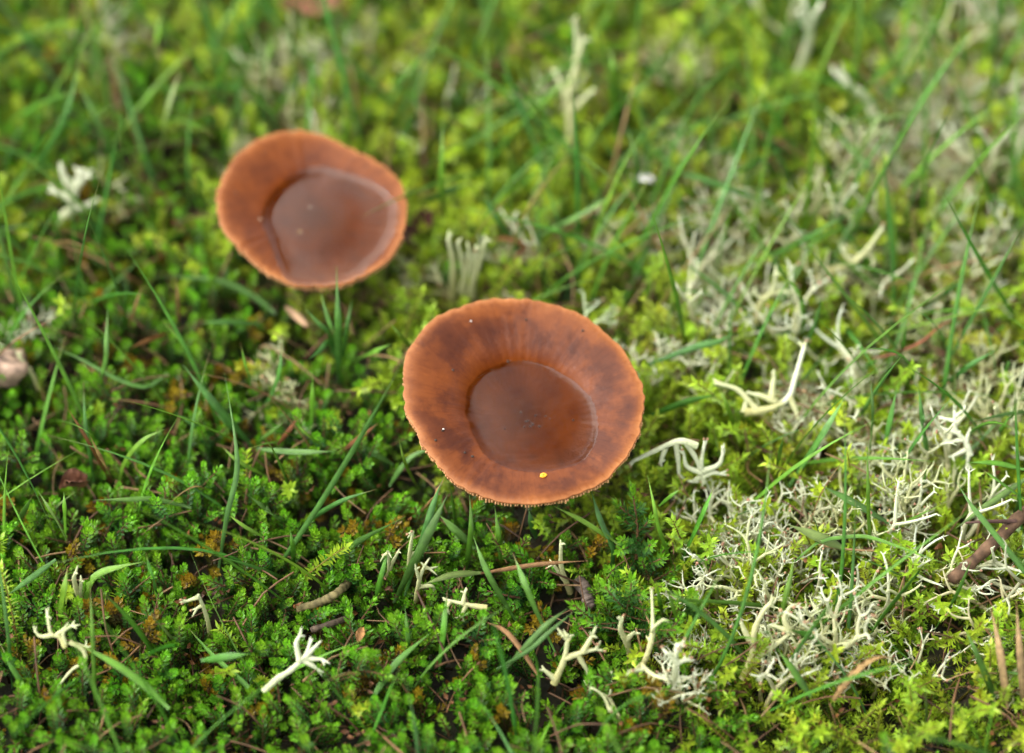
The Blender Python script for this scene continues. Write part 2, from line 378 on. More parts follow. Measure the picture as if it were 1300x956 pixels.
        for f, lo in ((1.0, -.0008 - r_.uniform(0, .0010) * amp), (.96, -.0026), (.88, -.0036), (.78, -.0046), (.68, -.0052), (.58, -.0052), (.5, -.005), (.5 * .6 + fe * .4, -.0048), (fe, -.0042)):
            rad_ = ro * f + (ext if f == 1.0 else 0)
            zs = pz(min(1, f), t) * depth + lb * float(smooth01(f, .3, 1))
            zt = zs - (.0006 if f > .95 else .0022)
            zb = zs + lo
            for s in (-1, 1):
                for zz in (zt, zb):
                    x, y = C[:2] + dv * rad_ + sv_ * s
                    prof_g.append([x, y, C[2] + a * (x - C[0]) + b * (y - C[1]) + zz])
        Tg = []
        for k in range(8):
            o = k * 4
            for (p0, p1) in ((0, 1), (1, 3), (3, 2), (2, 0)):
                Tg += [[o + p0, o + p1, o + 4 + p1], [o + p0, o + 4 + p1, o + 4 + p0]]
        Tg += [[0, 1, 3], [0, 3, 2]]
        gb.add(np.array(prof_g) - off, Tg, np.array([.5, .25, .12]))
    tag(obj('gills', gb.mesh('gills', M_GILL, False), cap), kind='stuff')
    # stem
    sb = MB(); top = C[2] + pz(0) * depth - .0045; bot = off[2] - .004
    zz = np.linspace(bot, top, 14); pts = np.stack([C[0] + .0012 * np.sin(zz * 90 + seed) - .0012 * np.sin(top * 90 + seed), np.full(14, C[1]), zz], -1)
    rad = .0036 + .0022 * smooth01(zz, top - .006, top) + .0005 * smooth01(-zz, -bot - .008, -bot)
    tube(sb, pts - off, rad, np.array([.3, .12, .05]), 20)
    obj('stem', sb.mesh('stem', M_STALK), root)
    # rainwater
    tg = np.linspace(0, 1, 400); out_r = []
    for k in range(na):
        x = C[0] + rr[k] * tg * math.cos(th[k]); y = C[1] + rr[k] * tg * math.sin(th[k])
        z = C[2] + a * (x - C[0]) + b * (y - C[1]) + pz(tg, th[k]) * depth + lob[k] * smooth01(tg, .3, 1)
        ab = np.where(z > pool_z)[0]; ab = ab[ab > 3]
        out_r.append(rr[k] * tg[min(ab[0] if len(ab) else 396, 394)])
    out_r = np.array(out_r); kk = np.ones(9) / 9; out_r = np.convolve(np.pad(out_r, 4, mode='wrap'), kk, 'valid')
    Vw = [[C[0], C[1], pool_z]]; Tw = []
    prs = [(.3, 0, 0), (.6, 0, 0), (1, -.0020, .00000), (1, -.0012, .00003), (1, -.0007, .00010), (1, -.0003, .00024), (1, .0001, .00045), (1, .0003, .0006)]
    for f, dr, dz in prs:
        rad_ = np.maximum(out_r * f + dr, .0005)
        for k in range(na): Vw.append([C[0] + rad_[k] * math.cos(th[k]), C[1] + rad_[k] * math.sin(th[k]), pool_z + dz * men])
    for k in range(na): Tw.append([0, 1 + k, 1 + (k + 1) % na])
    for s in range(len(prs) - 1):
        for k in range(na):
            A = 1 + s * na + k; B = 1 + s * na + (k + 1) % na
            Tw += [[A, A + na, B + na], [A, B + na, B]]
    wo_ = obj('rainwater_pool', mesh_np('rainwater_pool', np.array(Vw) - cen[0], Tw, None, M_WATER), None, cen[0])
    tag(wo_, wlabel, 'water')
    def surf(u, v):
        d = ray(u, v); best = None
        for s in np.linspace(.5, .65, 1500):
            p = CAM + d * s; dx, dy = p[0] - C[0], p[1] - C[1]; t = math.hypot(dx, dy); ang = math.atan2(dy, dx) % (2 * math.pi)
            rk = np.interp(ang, np.append(th, 2 * math.pi), np.append(rr, rr[0])); t /= rk
            if t > 1: continue
            z = C[2] + a * dx + b * dy + float(pz(t, ang)) * depth + np.interp(ang, th, lob) * float(smooth01(t, .3, 1))
            if p[2] <= z: return np.array([p[0], p[1], z])
        return None
    CAPS.append(dict(C=C, R=float(rr.mean()), surf=surf, root=root))
    return surf
FRONT_RIM = [(655, 377), (700, 385), (742, 403), (785, 440), (810, 475), (817, 507), (812, 545), (795, 580), (765, 610), (725, 631), (680, 640), (635, 637), (590, 618), (553, 585), (528, 548), (514, 510), (511, 482), (519, 448), (540, 417), (572, 394), (612, 381)]
BACK_RIM = [(365, 165), (410, 170), (448, 190), (483, 206), (505, 231), (516, 262), (514, 292), (500, 320), (475, 345), (440, 358), (405, 364), (370, 357), (335, 342), (300, 312), (282, 285), (275, 258), (281, 230), (300, 200), (330, 177)]
PF = ([(0, -1), (.25, -.96), (.36, -.86), (.44, -.64), (.51, -.40), (.6, -.20), (.72, -.06), (.85, .03), (.95, .04), (1, .02)],
      [(0, -1), (.15, -.93), (.3, -.78), (.45, -.58), (.6, -.37), (.75, -.18), (.87, -.05), (.94, .01), (1, .01)])
PB = ([(0, -1), (.15, -.97), (.35, -.80), (.55, -.50), (.7, -.25), (.82, -.08), (.9, 0), (.95, .04), (1, .02)],
      [(0, -1), (.15, -.97), (.35, -.86), (.55, -.62), (.7, -.38), (.82, -.17), (.9, -.05), (.95, .03), (1, .05)])
ZF, ZB = .0185, .0155
surfF = mushroom(FRONT_RIM, ZF, (664, 509), (-.02, .06), PF, .0048, .12, ZF - .0021, cap_mat('cap_skin_front', 3.1, .9, 1.0),
    'larger brown funnel-shaped mushroom with mottled cap and toothed pale margin, water in its deep bowl', 'still rainwater lying in the deep bowl of the larger mushroom cap', 5)
surfB = mushroom(BACK_RIM, ZB, (396, 264), (-.046, .04), PB, .0025, .5, ZB - .0009, cap_mat('cap_skin_back', 8.7, .35, .15),
    'smaller smooth brown mushroom with shallow dished cap, brimming with water to one edge', 'wide sheet of rainwater filling the shallow smaller mushroom cap', 9)

# ------------------------------------------------------------------ where things grow (zones of the ground, from the pixel they project to)
def blob(u, v, cx, cy, rx, ry): return np.exp(-(((u - cx) / rx) ** 2 + ((v - cy) / ry) ** 2))
_nz = [(rng.uniform(-1, 1, 2) * f, rng.uniform(0, 6.28)) for f in (60, 60, 110, 110, 190, 190, 300, 300)]
def patchy(x, y): return sum(np.sin(x * f[0] + y * f[1] + p) for f, p in _nz) / 4.0
def heath_w(x, y, u, v):
    edge = np.interp(u, [-200, 0, 250, 480, 540, 640, 760, 900, 960, 1400], [360, 380, 400, 440, 560, 610, 700, 860, 1000, 1000])
    g = smooth01(v - edge + 45 * patchy(x, y), -40, 40)
    return np.clip(g + .55 * blob(u, v, 150, 330, 190, 140) + .5 * blob(u, v, 120, 150, 170, 120), 0, 1)
def lichen_w(u, v):
    return (1.1 * blob(u, v, 930, 720, 110, 90) + 1.2 * blob(u, v, 1090, 720, 120, 110) + 1.2 * blob(u, v, 1200, 620, 130, 120) + .8 * blob(u, v, 1060, 450, 130, 90)
            + 2.5 * blob(u, v, 1185, 160, 80, 140) + .8 * blob(u, v, 1000, 310, 130, 80) + .7 * blob(u, v, 1150, 790, 150, 80) + .5 * blob(u, v, 880, 820, 80, 50) + 1.2 * blob(u, v, 410, 120, 90, 80) + .7 * blob(u, v, 600, 345, 45, 40)
            + .45 * blob(u, v, 730, 180, 60, 90) + .6 * blob(u, v, 1280, 280, 60, 120) + .35 * blob(u, v, 900, 330, 160, 160) + .2 * blob(u, v, 780, 850, 120, 40) + .03)
def grass_w(u, v):
    return 1.3 * blob(u, v, 80, 130, 200, 190) + 1.3 * blob(u, v, 600, 100, 280, 160) + .35 * blob(u, v, 850, 120, 200, 150) + .25 * blob(u, v, 420, 430, 160, 100) + .3 * blob(u, v, 1150, 250, 250, 250) + .05
def under_cap(x, y):
    """0 in the open, 1 under a cap's middle"""
    k = np.zeros_like(x)
    for c in CAPS: k = np.maximum(k, 1 - smooth01(np.hypot(x - c['C'][0], y - c['C'][1]) / c['R'], .55, 1.05))
    return k
def near_stem(x, y, r=.006):
    k = np.zeros_like(x, bool)
    for c in CAPS: k |= np.hypot(x - c['C'][0], y - c['C'][1]) < r
    return k

# ------------------------------------------------------------------ plant kinds
LIME = np.array([.17, .40, .014]); HGRN = np.array([.032, .115, .013]); HOLD = np.array([.018, .050, .014])
def heather_axis(lv, st, p0, d0, L, r_, lush=1.0, fr0=.15):
    """one shoot: a thin stem closely set with four ranks of needle leaves and a pale growing tip"""
    n = max(7, int(L / .00058)); bend = r_.normal(0, .25, 3); bend[2] = abs(bend[2])
    s = np.linspace(0, 1, n)[:, None]
    pts = p0 + nrm(d0) * L * s + bend * L * .35 * s ** 2
    tube(st, pts[::3] if n > 9 else pts, np.linspace(.00032, .0001, len(pts[::3] if n > 9 else pts)), np.array([.10, .055, .025]), 4)
    for i in range(int(n * fr0), n):
        f = i / (n - 1); ax = nrm(pts[min(i + 1, n - 1)] - pts[max(i - 1, 0)])
        e1 = nrm(np.cross(ax, [.3, .9, .1])); e2 = np.cross(ax, e1)
        g = smooth01(f, 1 - .0042 / L, 1 - .0008 / L) * lush
        ang = R(58 - 26 * smooth01(f, .75, 1)) ; LL = (.00112 + .0004 * smooth01(f, .5, .9)) * r_.uniform(.8, 1.2)
        if f > .97: ang = R(16); LL *= .75
        for k in range(4 if i % 2 == 0 or f > .8 else 3):
            ph = k * math.pi / 2 + (i % 2) * math.pi / 4 + r_.normal(0, .15)
            rad = e1 * math.cos(ph) + e2 * math.sin(ph)
            d = ax * math.cos(ang) + rad * math.sin(ang)
            base = HOLD * (1 - smooth01(f, .1, .55)) + HGRN * smooth01(f, .1, .55)
            c0 = base * (1 - g * .75) + LIME * g * .75; c1 = base * (1 - g) + LIME * g
            v = r_.uniform(.75, 1.25)
            leaf(lv, pts[i] + rad * .00015, d, ax, LL, .00056 + .00010 * g, c0 * v, c1 * v, keel=.3, curl=.12, wide=.52)
def heather(seed):
    r_ = np.random.default_rng(seed); lv, st = MB(), MB()
    H = r_.uniform(.0125, .018); lean = np.array([r_.normal(0, .22), r_.normal(0, .22), 1])
    heather_axis(lv, st, np.zeros(3), lean, H, r_, fr0=.3)
    for k in range(r_.integers(3, 6)):
        ph = r_.uniform(0, 6.28); h = r_.uniform(.4, .78)
        p = nrm(lean) * H * h; d = np.array([math.cos(ph) * .9, math.sin(ph) * .9, r_.uniform(.8, 1.4)])
        heather_axis(lv, st, p, d, H * r_.uniform(.2, .4), r_, lush=r_.uniform(.6, 1))
    if seed % 10 == 9: lv.C = [c * np.array([2.2, .62, .9, 1]) for c in lv.C]       # a browning, half-dead shoot
    return lv, st
MYEL = np.array([.37, .53, .030]); MGRN = np.array([.15, .31, .018]); MOLD = np.array([.06, .09, .014])
def moss(seed):
    """feather-moss shoot: leafy stem, spreading pointed leaves, starry tip"""
    r_ = np.random.default_rng(seed); lv, st = MB(), MB()
    H = r_.uniform(.014, .020); lean = r_.normal(0, .34, 2); bend = r_.normal(0, .3, 2)
    n = 36; s = np.linspace(0, 1, n)
    pts = np.stack([lean[0] * H * s + bend[0] * H * s ** 2, lean[1] * H * s + bend[1] * H * s ** 2, H * s * (1 - .1 * s)], -1)
    tube(st, pts[::7], np.linspace(.00028, .00012, 6), np.array([.13, .10, .02]), 4)
    axes = [(pts, 1.0, .3)]
    for k in range(r_.integers(1, 4)):
        i = r_.integers(8, 22); ph = r_.uniform(0, 6.28); L = H * r_.uniform(.22, .4)
        d = nrm([math.cos(ph), math.sin(ph), r_.uniform(.2, .9)]); s2 = np.linspace(0, 1, 12)[:, None]
        axes.append((pts[i] + d * L * s2, .72, 0.1))
    for pp, sc, f0 in axes:
        m = len(pp)
        for i in range(int(m * f0), m):
            f = i / (m - 1); ax = nrm(pp[min(i + 1, m - 1)] - pp[max(i - 1, 0)])
            e1 = nrm(np.cross(ax, [.3, .9, .1])); e2 = np.cross(ax, e1)
            for k in range(2 if f < .85 else 3):
                ph = i * 2.4 + k * 2.1 + r_.normal(0, .2); rad = e1 * math.cos(ph) + e2 * math.sin(ph)
                ang = R(72 - 38 * smooth01(f, .85, 1)); d = ax * math.cos(ang) + rad * math.sin(ang)
                g = smooth01(f, .35, 1.0)
                base = MOLD * (1 - smooth01(f, .15, .5)) + MGRN * smooth01(f, .15, .5)
                c1 = base * (1 - g) + MYEL * g; c0 = c1 * .85; v = r_.uniform(.75, 1.3)
                leaf(lv, pp[i], d, ax, .0018 * sc * r_.uniform(.8, 1.2), .00068 * sc, c0 * v, c1 * v, keel=.22, curl=-.16 * r_.uniform(.3, 1.5), wide=.38)
    return lv, st
LPALE = np.array([.46, .49, .27]); LBASE = np.array([.38, .35, .13]); LWHT = np.array([.54, .57, .40]); LPINK = np.array([.30, .17, .10])
def lichen_branch(br, tp, p, d, L, r0, lvl, maxl, r_, style, pal):
    n = 5; s = np.linspace(0, 1, n)[:, None]; cv = r_.normal(0, .35, 3)
    pts = p + nrm(d) * L * s + cv * L * .3 * s * (1 - s) * 2 + np.array([0, 0, .12]) * L * s ** 2
    r1 = r0 * (.8 if lvl < maxl else .5); rad = np.linspace(r0, r1, n) * r_.uniform(.88, 1.12, n)
    f0, f1 = lvl / (maxl + 1), (lvl + 1) / (maxl + 1)
    c = np.array([pal[0] * (1 - f) + pal[1] * f for f in np.linspace(f0, f1, n)]) * r_.uniform(.92, 1.08)
    tube(br, pts, rad, c, 6)
    for _ in range(r_.integers(0, 3) if lvl else 0):
        i_ = r_.integers(1, 4); dd = nrm(nrm(d) * .5 + r_.normal(0, .8, 3)); l = r_.uniform(.0006, .0018)
        tube(br, [pts[i_], pts[i_] + dd * l * .6, pts[i_] + dd * l], [rad[i_] * .6, rad[i_] * .4, rad[i_] * .15], c[i_], 5)
    end = pts[-1]; ax = nrm(pts[-1] - pts[-2])
    if lvl >= maxl:
        for k in range(r_.integers(2, 4)):
            dd = nrm(ax + r_.normal(0, .75, 3)); l = r_.uniform(.0006, .0014)
            tube(br, [end, end + dd * l * .6, end + dd * l], [r1 * .8, r1 * .55, r1 * .25], pal[1], 5)
            if r_.random() < style['pink']:
                q = end + dd * l; rr = r_.uniform(.00018, .00036)
                tube(tp, [q - dd * rr, q - dd * rr * .3, q + dd * rr * .5], [rr * .5, rr, rr * .7], LPINK * r_.uniform(.7, 1.4), 6)
        return
    k = 2 if r_.random() < style['two'] else 3
    ph = r_.uniform(0, 6.28); e1 = nrm(np.cross(ax, [.3, .8, .2])); e2 = np.cross(ax, e1)
    for j in range(k):
        a = ph + j * 2 * math.pi / k + r_.normal(0, .3); sp = R(r_.uniform(*style['spread']))
        dd = ax * math.cos(sp) + (e1 * math.cos(a) + e2 * math.sin(a)) * math.sin(sp)
        if dd[2] < -.1: dd[2] = abs(dd[2]) * .4
        lichen_branch(br, tp, end, dd, L * r_.uniform(*style['len']), r1 * .92, lvl + 1, maxl - (1 if r_.random() < .22 and lvl > 0 else 0), r_, style, pal)
STY = dict(antler=dict(two=.85, spread=(22, 48), len=(.6, .95), pink=.12), bushy=dict(two=.6, spread=(28, 60), len=(.6, .85), pink=.2), bare=dict(two=.95, spread=(18, 42), len=(.7, 1.0), pink=.05))
def lichen(seed, sty):
    r_ = np.random.default_rng(seed); br, tp = MB(), MB(); s = STY[sty]
    pal = (LBASE * r_.uniform(.8, 1.1), (LPALE if r_.random() < .6 else LWHT))
    for k in range(r_.integers(1, 3) if sty != 'bushy' else r_.integers(2, 5)):
        d = np.array([r_.normal(0, .5), r_.normal(0, .5), 1.0]); p = np.array([r_.normal(0, .0015), r_.normal(0, .0015), -.002])
        L0 = {'antler': .0068, 'bushy': .0052, 'bare': .0085}[sty]; mx = {'antler': 3, 'bushy': 3, 'bare': 2}[sty]
        lichen_branch(br, tp, p, d, L0 * r_.uniform(.8, 1.2), {'antler': .00064, 'bushy': .00056, 'bare': .0007}[sty], 0, mx, r_, s, pal)
    return br, tp
def ribbon(mb, pts, wid, c0, c1, face, fold=.25, twist=0.0, tipc=None):
    """grass blade: folded strip with a real thickness at the keel; pts run base to tip"""
    pts = np.asarray(pts, float); n = len(pts); tg = np.gradient(pts, axis=0); V = []; C = []; T = []
    for i in range(n):
        f = i / (n - 1); t = nrm(tg[i]); up = nrm(face - t * np.dot(face, t)); sd_ = np.cross(t, up)
        a = twist * f; sd2 = sd_ * math.cos(a) + up * math.sin(a); up2 = np.cross(sd2, t)
        wv = wid * (1 - smooth01(f, .55, 1.0) * .96) * (.45 + .55 * smooth01(f, 0, .3))
        c = np.asarray(c0) * (1 - f) + np.asarray(c1) * f
        V += [pts[i] + sd2 * wv / 2, pts[i] - up2 * wv * fold, pts[i] - sd2 * wv / 2, pts[i] - up2 * (wv * fold + wv * .10)]
        if tipc is not None: c = c + (np.asarray(tipc) - c) * smooth01(f, .84, .97)
        C += [[*c, 0], [*(c * .9), .5], [*c, 1], [*(c * .9), .5]]
    for i in range(n - 1):
        o = i * 4
        for p0, p1 in ((0, 1), (1, 2), (2, 3), (3, 0)):
            T += [[o + p0, o + p1, o + 4 + p1], [o + p0, o + 4 + p1, o + 4 + p0]]
    T += [[0, 1, 3], [1, 2, 3]]
    mb.add(V, T, C)
GR = dict(blue=(np.array([.085, .23, .040]), np.array([.125, .30, .05])), mid=(np.array([.085, .245, .022]), np.array([.13, .32, .026])), bright=(np.array([.13, .30, .024]), np.array([.19, .39, .03])),
          pale=(np.array([.18, .29, .07]), np.array([.25, .36, .10])), straw=(np.array([.26, .15, .055]), np.array([.36, .22, .085])), rust=(np.array([.17, .065, .02]), np.array([.25, .10, .03])), tan=(np.array([.38, .27, .13]), np.array([.48, .33, .15])))
def rand_blade(seed, kind):
    r_ = np.random.default_rng(seed); mb = MB(); L = r_.uniform(.024, .056); a = r_.uniform(.15, .7); b = r_.uniform(0, .9)
    s = np.linspace(0, 1, 10); pts = np.stack([L * (a * s + b * s * s) * .7, r_.normal(0, .08) * L * s ** 2, L * (s - .38 * b * s * s)], -1)
    ribbon(mb, pts, r_.uniform(.0005, .0011), *GR[kind], np.array([-1, .2, .5]), twist=r_.normal(0, .5), tipc=np.array([.30, .17, .07]) if r_.random() < .4 else None); return mb

# ------------------------------------------------------------------ scatter
def candidates(spacing, u0=-270, u1=1570, v0=-300, v1=1130):
    c = [P(u, v) for u, v in ((u0, v0), (u1, v0), (u0, v1), (u1, v1))]
    x0, x1 = min(p[0] for p in c), max(p[0] for p in c); y0, y1 = min(p[1] for p in c), max(p[1] for p in c)
    xs = np.arange(x0, x1, spacing); ys = np.arange(y0, y1, spacing); X, Y = np.meshgrid(xs, ys)
    X = (X + rng.uniform(-.55, .55, X.shape) * spacing).ravel(); Y = (Y + rng.uniform(-.55, .55, Y.shape) * spacing).ravel()
    u, v = pix(np.stack([X, Y, np.zeros_like(X)], -1)); k = (u > u0) & (u < u1) & (v > v0) & (v < v1)
    return X[k], Y[k], u[k], v[k]
def rotm(yaw, tx, ty, s):
    cz, sz = np.cos(yaw), np.sin(yaw); O = np.zeros_like(yaw); I = np.ones_like(yaw)
    Z = np.stack([np.stack([cz, -sz, O], -1), np.stack([sz, cz, O], -1), np.stack([O, O, I], -1)], -2)
    X = np.stack([np.stack([I, O, O], -1), np.stack([O, np.cos(tx), -np.sin(tx)], -1), np.stack([O, np.sin(tx), np.cos(tx)], -1)], -2)
    Y = np.stack([np.stack([np.cos(ty), O, np.sin(ty)], -1), np.stack([O, I, O], -1), np.stack([-np.sin(ty), O, np.cos(ty)], -1)], -2)
    return (X @ Y @ Z) * s[:, None, None]
def merged(name, arrs, which, loc, M, val, tint, mat, label, cat):
    """everything beyond the countable nearest ones: one mesh of real geometry"""
    Vs, Ts, Cs, n = [], [], [], 0
    for k, (V, T, C) in enumerate(arrs):
        sel = np.where(which == k)[0]
        if not len(sel) or not len(V): continue
        VV = np.einsum('nij,vj->nvi', M[sel], V) + loc[sel][:, None, :]
        CC = np.repeat(C[None], len(sel), 0); CC[..., :3] *= val[sel][:, None, None] * tint[sel][:, None, :]
        TT = T[None] + (np.arange(len(sel)) * len(V))[:, None, None] + n
        Vs.append(VV.reshape(-1, 3)); Ts.append(TT.reshape(-1, 3)); Cs.append(CC.reshape(-1, 4)); n += len(sel) * len(V)
    o = obj(name, mesh_np(name, np.concatenate(Vs), np.concatenate(Ts), np.concatenate(Cs), mat))
    tag(o, label, cat, kind='stuff'); return o
LM = [('the larger mushroom', 664, 640), ('the smaller mushroom', 396, 360), ('the bark chip', 10, 466), ('the two crossed rusty stems', 125, 580), ('the broad slanting blade', 285, 520), ('the long bowed grass blade', 290, 640),
      ('the hooked grass blade', 130, 740), ('the spidery lichen', 80, 810), ('the hand-shaped lichen', 385, 830), ('the mossy stick end', 410, 760), ('the widest green blade', 530, 690), ('the level brown straw', 670, 715), ('the flat leafy heather sprig', 800, 680),
      ('the blunt cut blade', 396, 515), ('the dense grass tuft', 430, 450), ('the broad level blade', 286, 834), ('the straight dark blade', 563, 800), ('the V-shaped lichen', 965, 810), ('the hoop-shaped blade', 1090, 685), ('the charred twig', 1260, 690),
      ('the white coral-like lichen', 1215, 550), ('the bleached lichen stalk', 985, 500), ('the pale straw points', 1275, 820), ('the curled brown straw', 1110, 845), ('the sprawling grey lichen', 860, 580), ('the snaking rusty stem', 1170, 430), ('the finger-like lichen cluster', 592, 345),
      ('the white flake', 818, 226), ('the tall forked lichen', 725, 130), ('the stubby whitish lichen', 92, 250), ('the reddish dead leaf', 398, 8), ('the broad far blade', 92, 90), ('the brown leaf scrap', 1258, 178), ('the bent whitish lichen stalk', 1085, 115),
      ('the leaning lichen bough', 1085, 330), ('the zigzag lichen', 970, 380), ('the arching level blade', 913, 235), ('the russet withered leaves', 92, 618), ('the rust-coloured dead blade', 455, 557), ('the forked blade pair', 345, 651), ('the bright arched blade', 170, 575)]
def lab(noun, plural, words=None):
    def f(u, v, s, t, w):
        l = min(LM, key=lambda q: math.hypot(u - q[1], v - q[2]))[0]
        size = 'tall' if s > .68 else 'short' if s < .33 else 'mid-sized'
        pose = 'leaning' if t > .30 else 'upright'
        extra = words[w % len(words)] + ' ' if words else ''
        return f'{size} {pose} {extra}{noun} beside {l}', f'{plural} beside {l}'
    return f
def scatter(name, stuff_name, makers, parts, mats, X, Y, u, v, label_fn, cat, stuff_label, smin, smax, tilt, sink=.0005, keep=300, away=False):
    n = len(X); which = rng.integers(0, len(makers), n); yaw = rng.uniform(0, 6.28, n); tx = rng.normal(0, tilt, n); ty = rng.normal(0, tilt, n)
    if away:                                      # close to a cap, blades bend outward
        for c in CAPS:
            dx, dy = X - c['C'][0], Y - c['C'][1]; near_ = np.hypot(dx, dy) < c['R'] * 2.3
            yaw = np.where(near_, np.arctan2(dy, dx) + rng.normal(0, .5, n), yaw)
    s = rng.uniform(smin, smax, n) * (1 - .30 * under_cap(X, Y)); Z = soil_z(X, Y) - sink
    loc = np.stack([X, Y, Z], -1); M = rotm(yaw, tx, ty, s)
    vis = (u > 4) & (u < 1296) & (v > 4) & (v < 952)
    for c in CAPS:                                # hidden behind a cap: not among the countable ones
        cu, cv = pix(c['C']); ru = c['R'] / PXM / .575
        vis &= ~(np.hypot((u - cu) / ru, (v - cv) / (ru * .86)) < .93)
    depth = (np.stack([X, Y, Z], -1) - CAM) @ DIRV
    score = np.where(vis, s / depth, -1); order = np.argsort(-score * (1 + .0 * s)); near = order[:keep]; near = near[score[near] > 0]
    meshes = []
    for k, mk in enumerate(makers):
        meshes.append([mb.mesh(parts[j], mats[j]) if mb.n else None for j, mb in enumerate(mk)])
    for i in near:
        e = empty(name, loc[i]); e.matrix_world = Matrix.Translation(Vector(loc[i])) @ Matrix(M[i].tolist()).to_4x4()
        for j, me in enumerate(meshes[which[i]]):
            if me: obj(parts[j], me, e)
        lb_, grp = label_fn(float(u[i]), float(v[i]), (s[i] - smin) / (smax - smin), math.hypot(tx[i], ty[i]), int(which[i])); tag(e, lb_, cat, grp)
    rest = np.ones(n, bool); rest[near] = False; r = np.where(rest)[0]
    if len(r) and stuff_name:
        joint = []
        for mk in makers:
            jb = MB()
            for mb in mk:
                if mb.n: jb.add(*mb.arr())
            joint.append(jb.arr())
        val = rng.uniform(.75, 1.25, len(r)); tint = 1 + rng.normal(0, .07, (len(r), 3))
        merged(stuff_name, joint, which[r], loc[r], M[r], val, tint, mats[0], stuff_label, cat)
    return len(near), len(r)

# heather mat (lower left) ------------------------------------------------
X, Y, U, Vv = candidates(.0034)
hw = heath_w(X, Y, U, Vv); k = (rng.random(len(X)) < hw * .93 * (.62 + .38 * smooth01(patchy(X, Y), -1.0, .1))) & ~near_stem(X, Y)
print('heather', scatter('heather_shoot', 'heather_mat', [heather(100 + i) for i in range(10)], ('leaves', 'stem'), (M_HEATH, M_WOODY), X[k], Y[k], U[k], Vv[k], lab('heather shoot', 'heather shoots', ['fresh green'] * 9 + ['browning']), 'heather',
    'dense mat of tiny-leaved dark green heather shoots', .72, 1.2, .2))
# feather moss (right and far side) ----------------------------------------
X, Y, U, Vv = candidates(.0034)
hw = heath_w(X, Y, U, Vv); k = (rng.random(len(X)) < (1 - hw * .955) * .9 * (.5 + .5 * smooth01(patchy(Y + .3, X), -1.0, .1))) & ~near_stem(X, Y)
print('moss', scatter('feather_moss_shoot', 'feather_moss_carpet', [moss(300 + i) for i in range(12)], ('leaves', 'stem'), (M_MOSS, M_WOODY), X[k], Y[k], U[k], Vv[k], lab('yellow-green feather moss shoot', 'moss shoots'), 'moss',
    'yellow-green carpet of feather moss', .8, 1.25, .25))
# loose litter between the shoots -----------------------------------------
X, Y, U, Vv = candidates(.0040)
k = rng.random(len(X)) < .8; X, Y, U, Vv = X[k], Y[k], U[k], Vv[k]
lit = []
for i in range(6):
    mb = MB(); r_ = np.random.default_rng(700 + i); c = np.array([[.09, .035, .018], [.08, .035, .02], [.13, .06, .03], [.12, .055, .03], [.12, .04, .015], [.18, .10, .05]][i])
    if i != 0 and i != 4: tube(mb, spline([[-.0055, 0, 0], [0, .0006, .0012], [.0055, 0, .0006]], 5), .00016, c, 5)
    else:
        for j in range(3): leaf(mb, r_.normal(0, .0007, 3), nrm(r_.normal(0, 1, 3)), np.array([.1, .2, 1]), .0015, .0008, c, c * 1.2, keel=.4, curl=.4)
    lit.append(mb.arr())
n = len(X); Mx = rotm(rng.uniform(0, 6.28, n), rng.normal(0, .5, n), rng.normal(0, .5, n), rng.uniform(.6, 1.5, n))
merged('plant_litter', lit, rng.integers(0, 6, n), np.stack([X, Y, soil_z(X, Y) + rng.uniform(.003, .0165, n)], -1), Mx, rng.uniform(.6, 1.3, n), np.ones((n, 3)), M_DEBRIS, 'brown crumbs of dead leaves and needles between the shoots', 'litter')

# lichens ------------------------------------------------------------------
X, Y, U, Vv = candidates(.0062)
lw = lichen_w(U, Vv); k = (rng.random(len(X)) < lw * .40) & ~(under_cap(X, Y) > .15)
k2 = rng.random(len(X)) < .45
ka = k & k2; kb = k & ~k2
vis = lambda u, v: (u > -60) & (u < 1360) & (v > -60) & (v < 1010)
ka &= vis(U, Vv); kb &= vis(U, Vv)
print('antler', scatter('antler_lichen', 'antler_lichen_fringe', [lichen(500 + i, 'antler' if i % 3 else 'bare') for i in range(14)], ('branches', 'fruiting_tips'), (M_LICH, M_TIP), X[ka], Y[ka], U[ka], Vv[ka], lab('pale antler-like lichen', 'antler lichens'), 'lichen',
    'pale lichens beyond the patch', .75, 1.2, .3, sink=-.0055))
print('bushy', scatter('bushy_lichen', 'bushy_lichen_fringe', [lichen(600 + i, 'bushy') for i in range(12)], ('branches', 'fruiting_tips'), (M_LICH, M_TIP), X[kb], Y[kb], U[kb], Vv[kb], lab('bushy pale lichen clump', 'bushy lichens'), 'lichen',
    'pale bushy lichens beyond the patch', .75, 1.15, .35, sink=-.0060))

# scattered grass ----------------------------------------------------------
X, Y, U, Vv = candidates(.0055)
gw = grass_w(U, Vv); k = (rng.random(len(X)) < gw * 3.2) & ~(under_cap(X, Y) > .02)
for c in CAPS:                                    # the strip of turf in front of a cap holds no tall blades of its own
    cu, cv = pix(c['C']); k &= ~((np.abs(U - cu) < 185) & (Vv > cv - 30) & (Vv < cv + 250)); k &= np.hypot(X - c['C'][0], Y - c['C'][1]) > c['R'] * 1.5
kinds = ['blue', 'mid', 'blue', 'bright', 'mid', 'pale', 'blue', 'mid', 'straw', 'bright', 'blue', 'mid']
print('grass', scatter('grass_blade', 'grass_sward', [(rand_blade(800 + i, kd),) for i, kd in enumerate(kinds)], ('blade',), (M_GRASS,), X[k], Y[k], U[k], Vv[k], lab('grass blade', 'grass blades', ['blue-green' if k_ == 'blue' else 'dry straw-coloured' if k_ == 'straw' else 'green' if k_ == 'mid' else k_ + ' green' for k_ in kinds]), 'grass',
    'short green grass beyond the countable blades', .7, 1.2, .25, sink=-.004, keep=178, away=True))

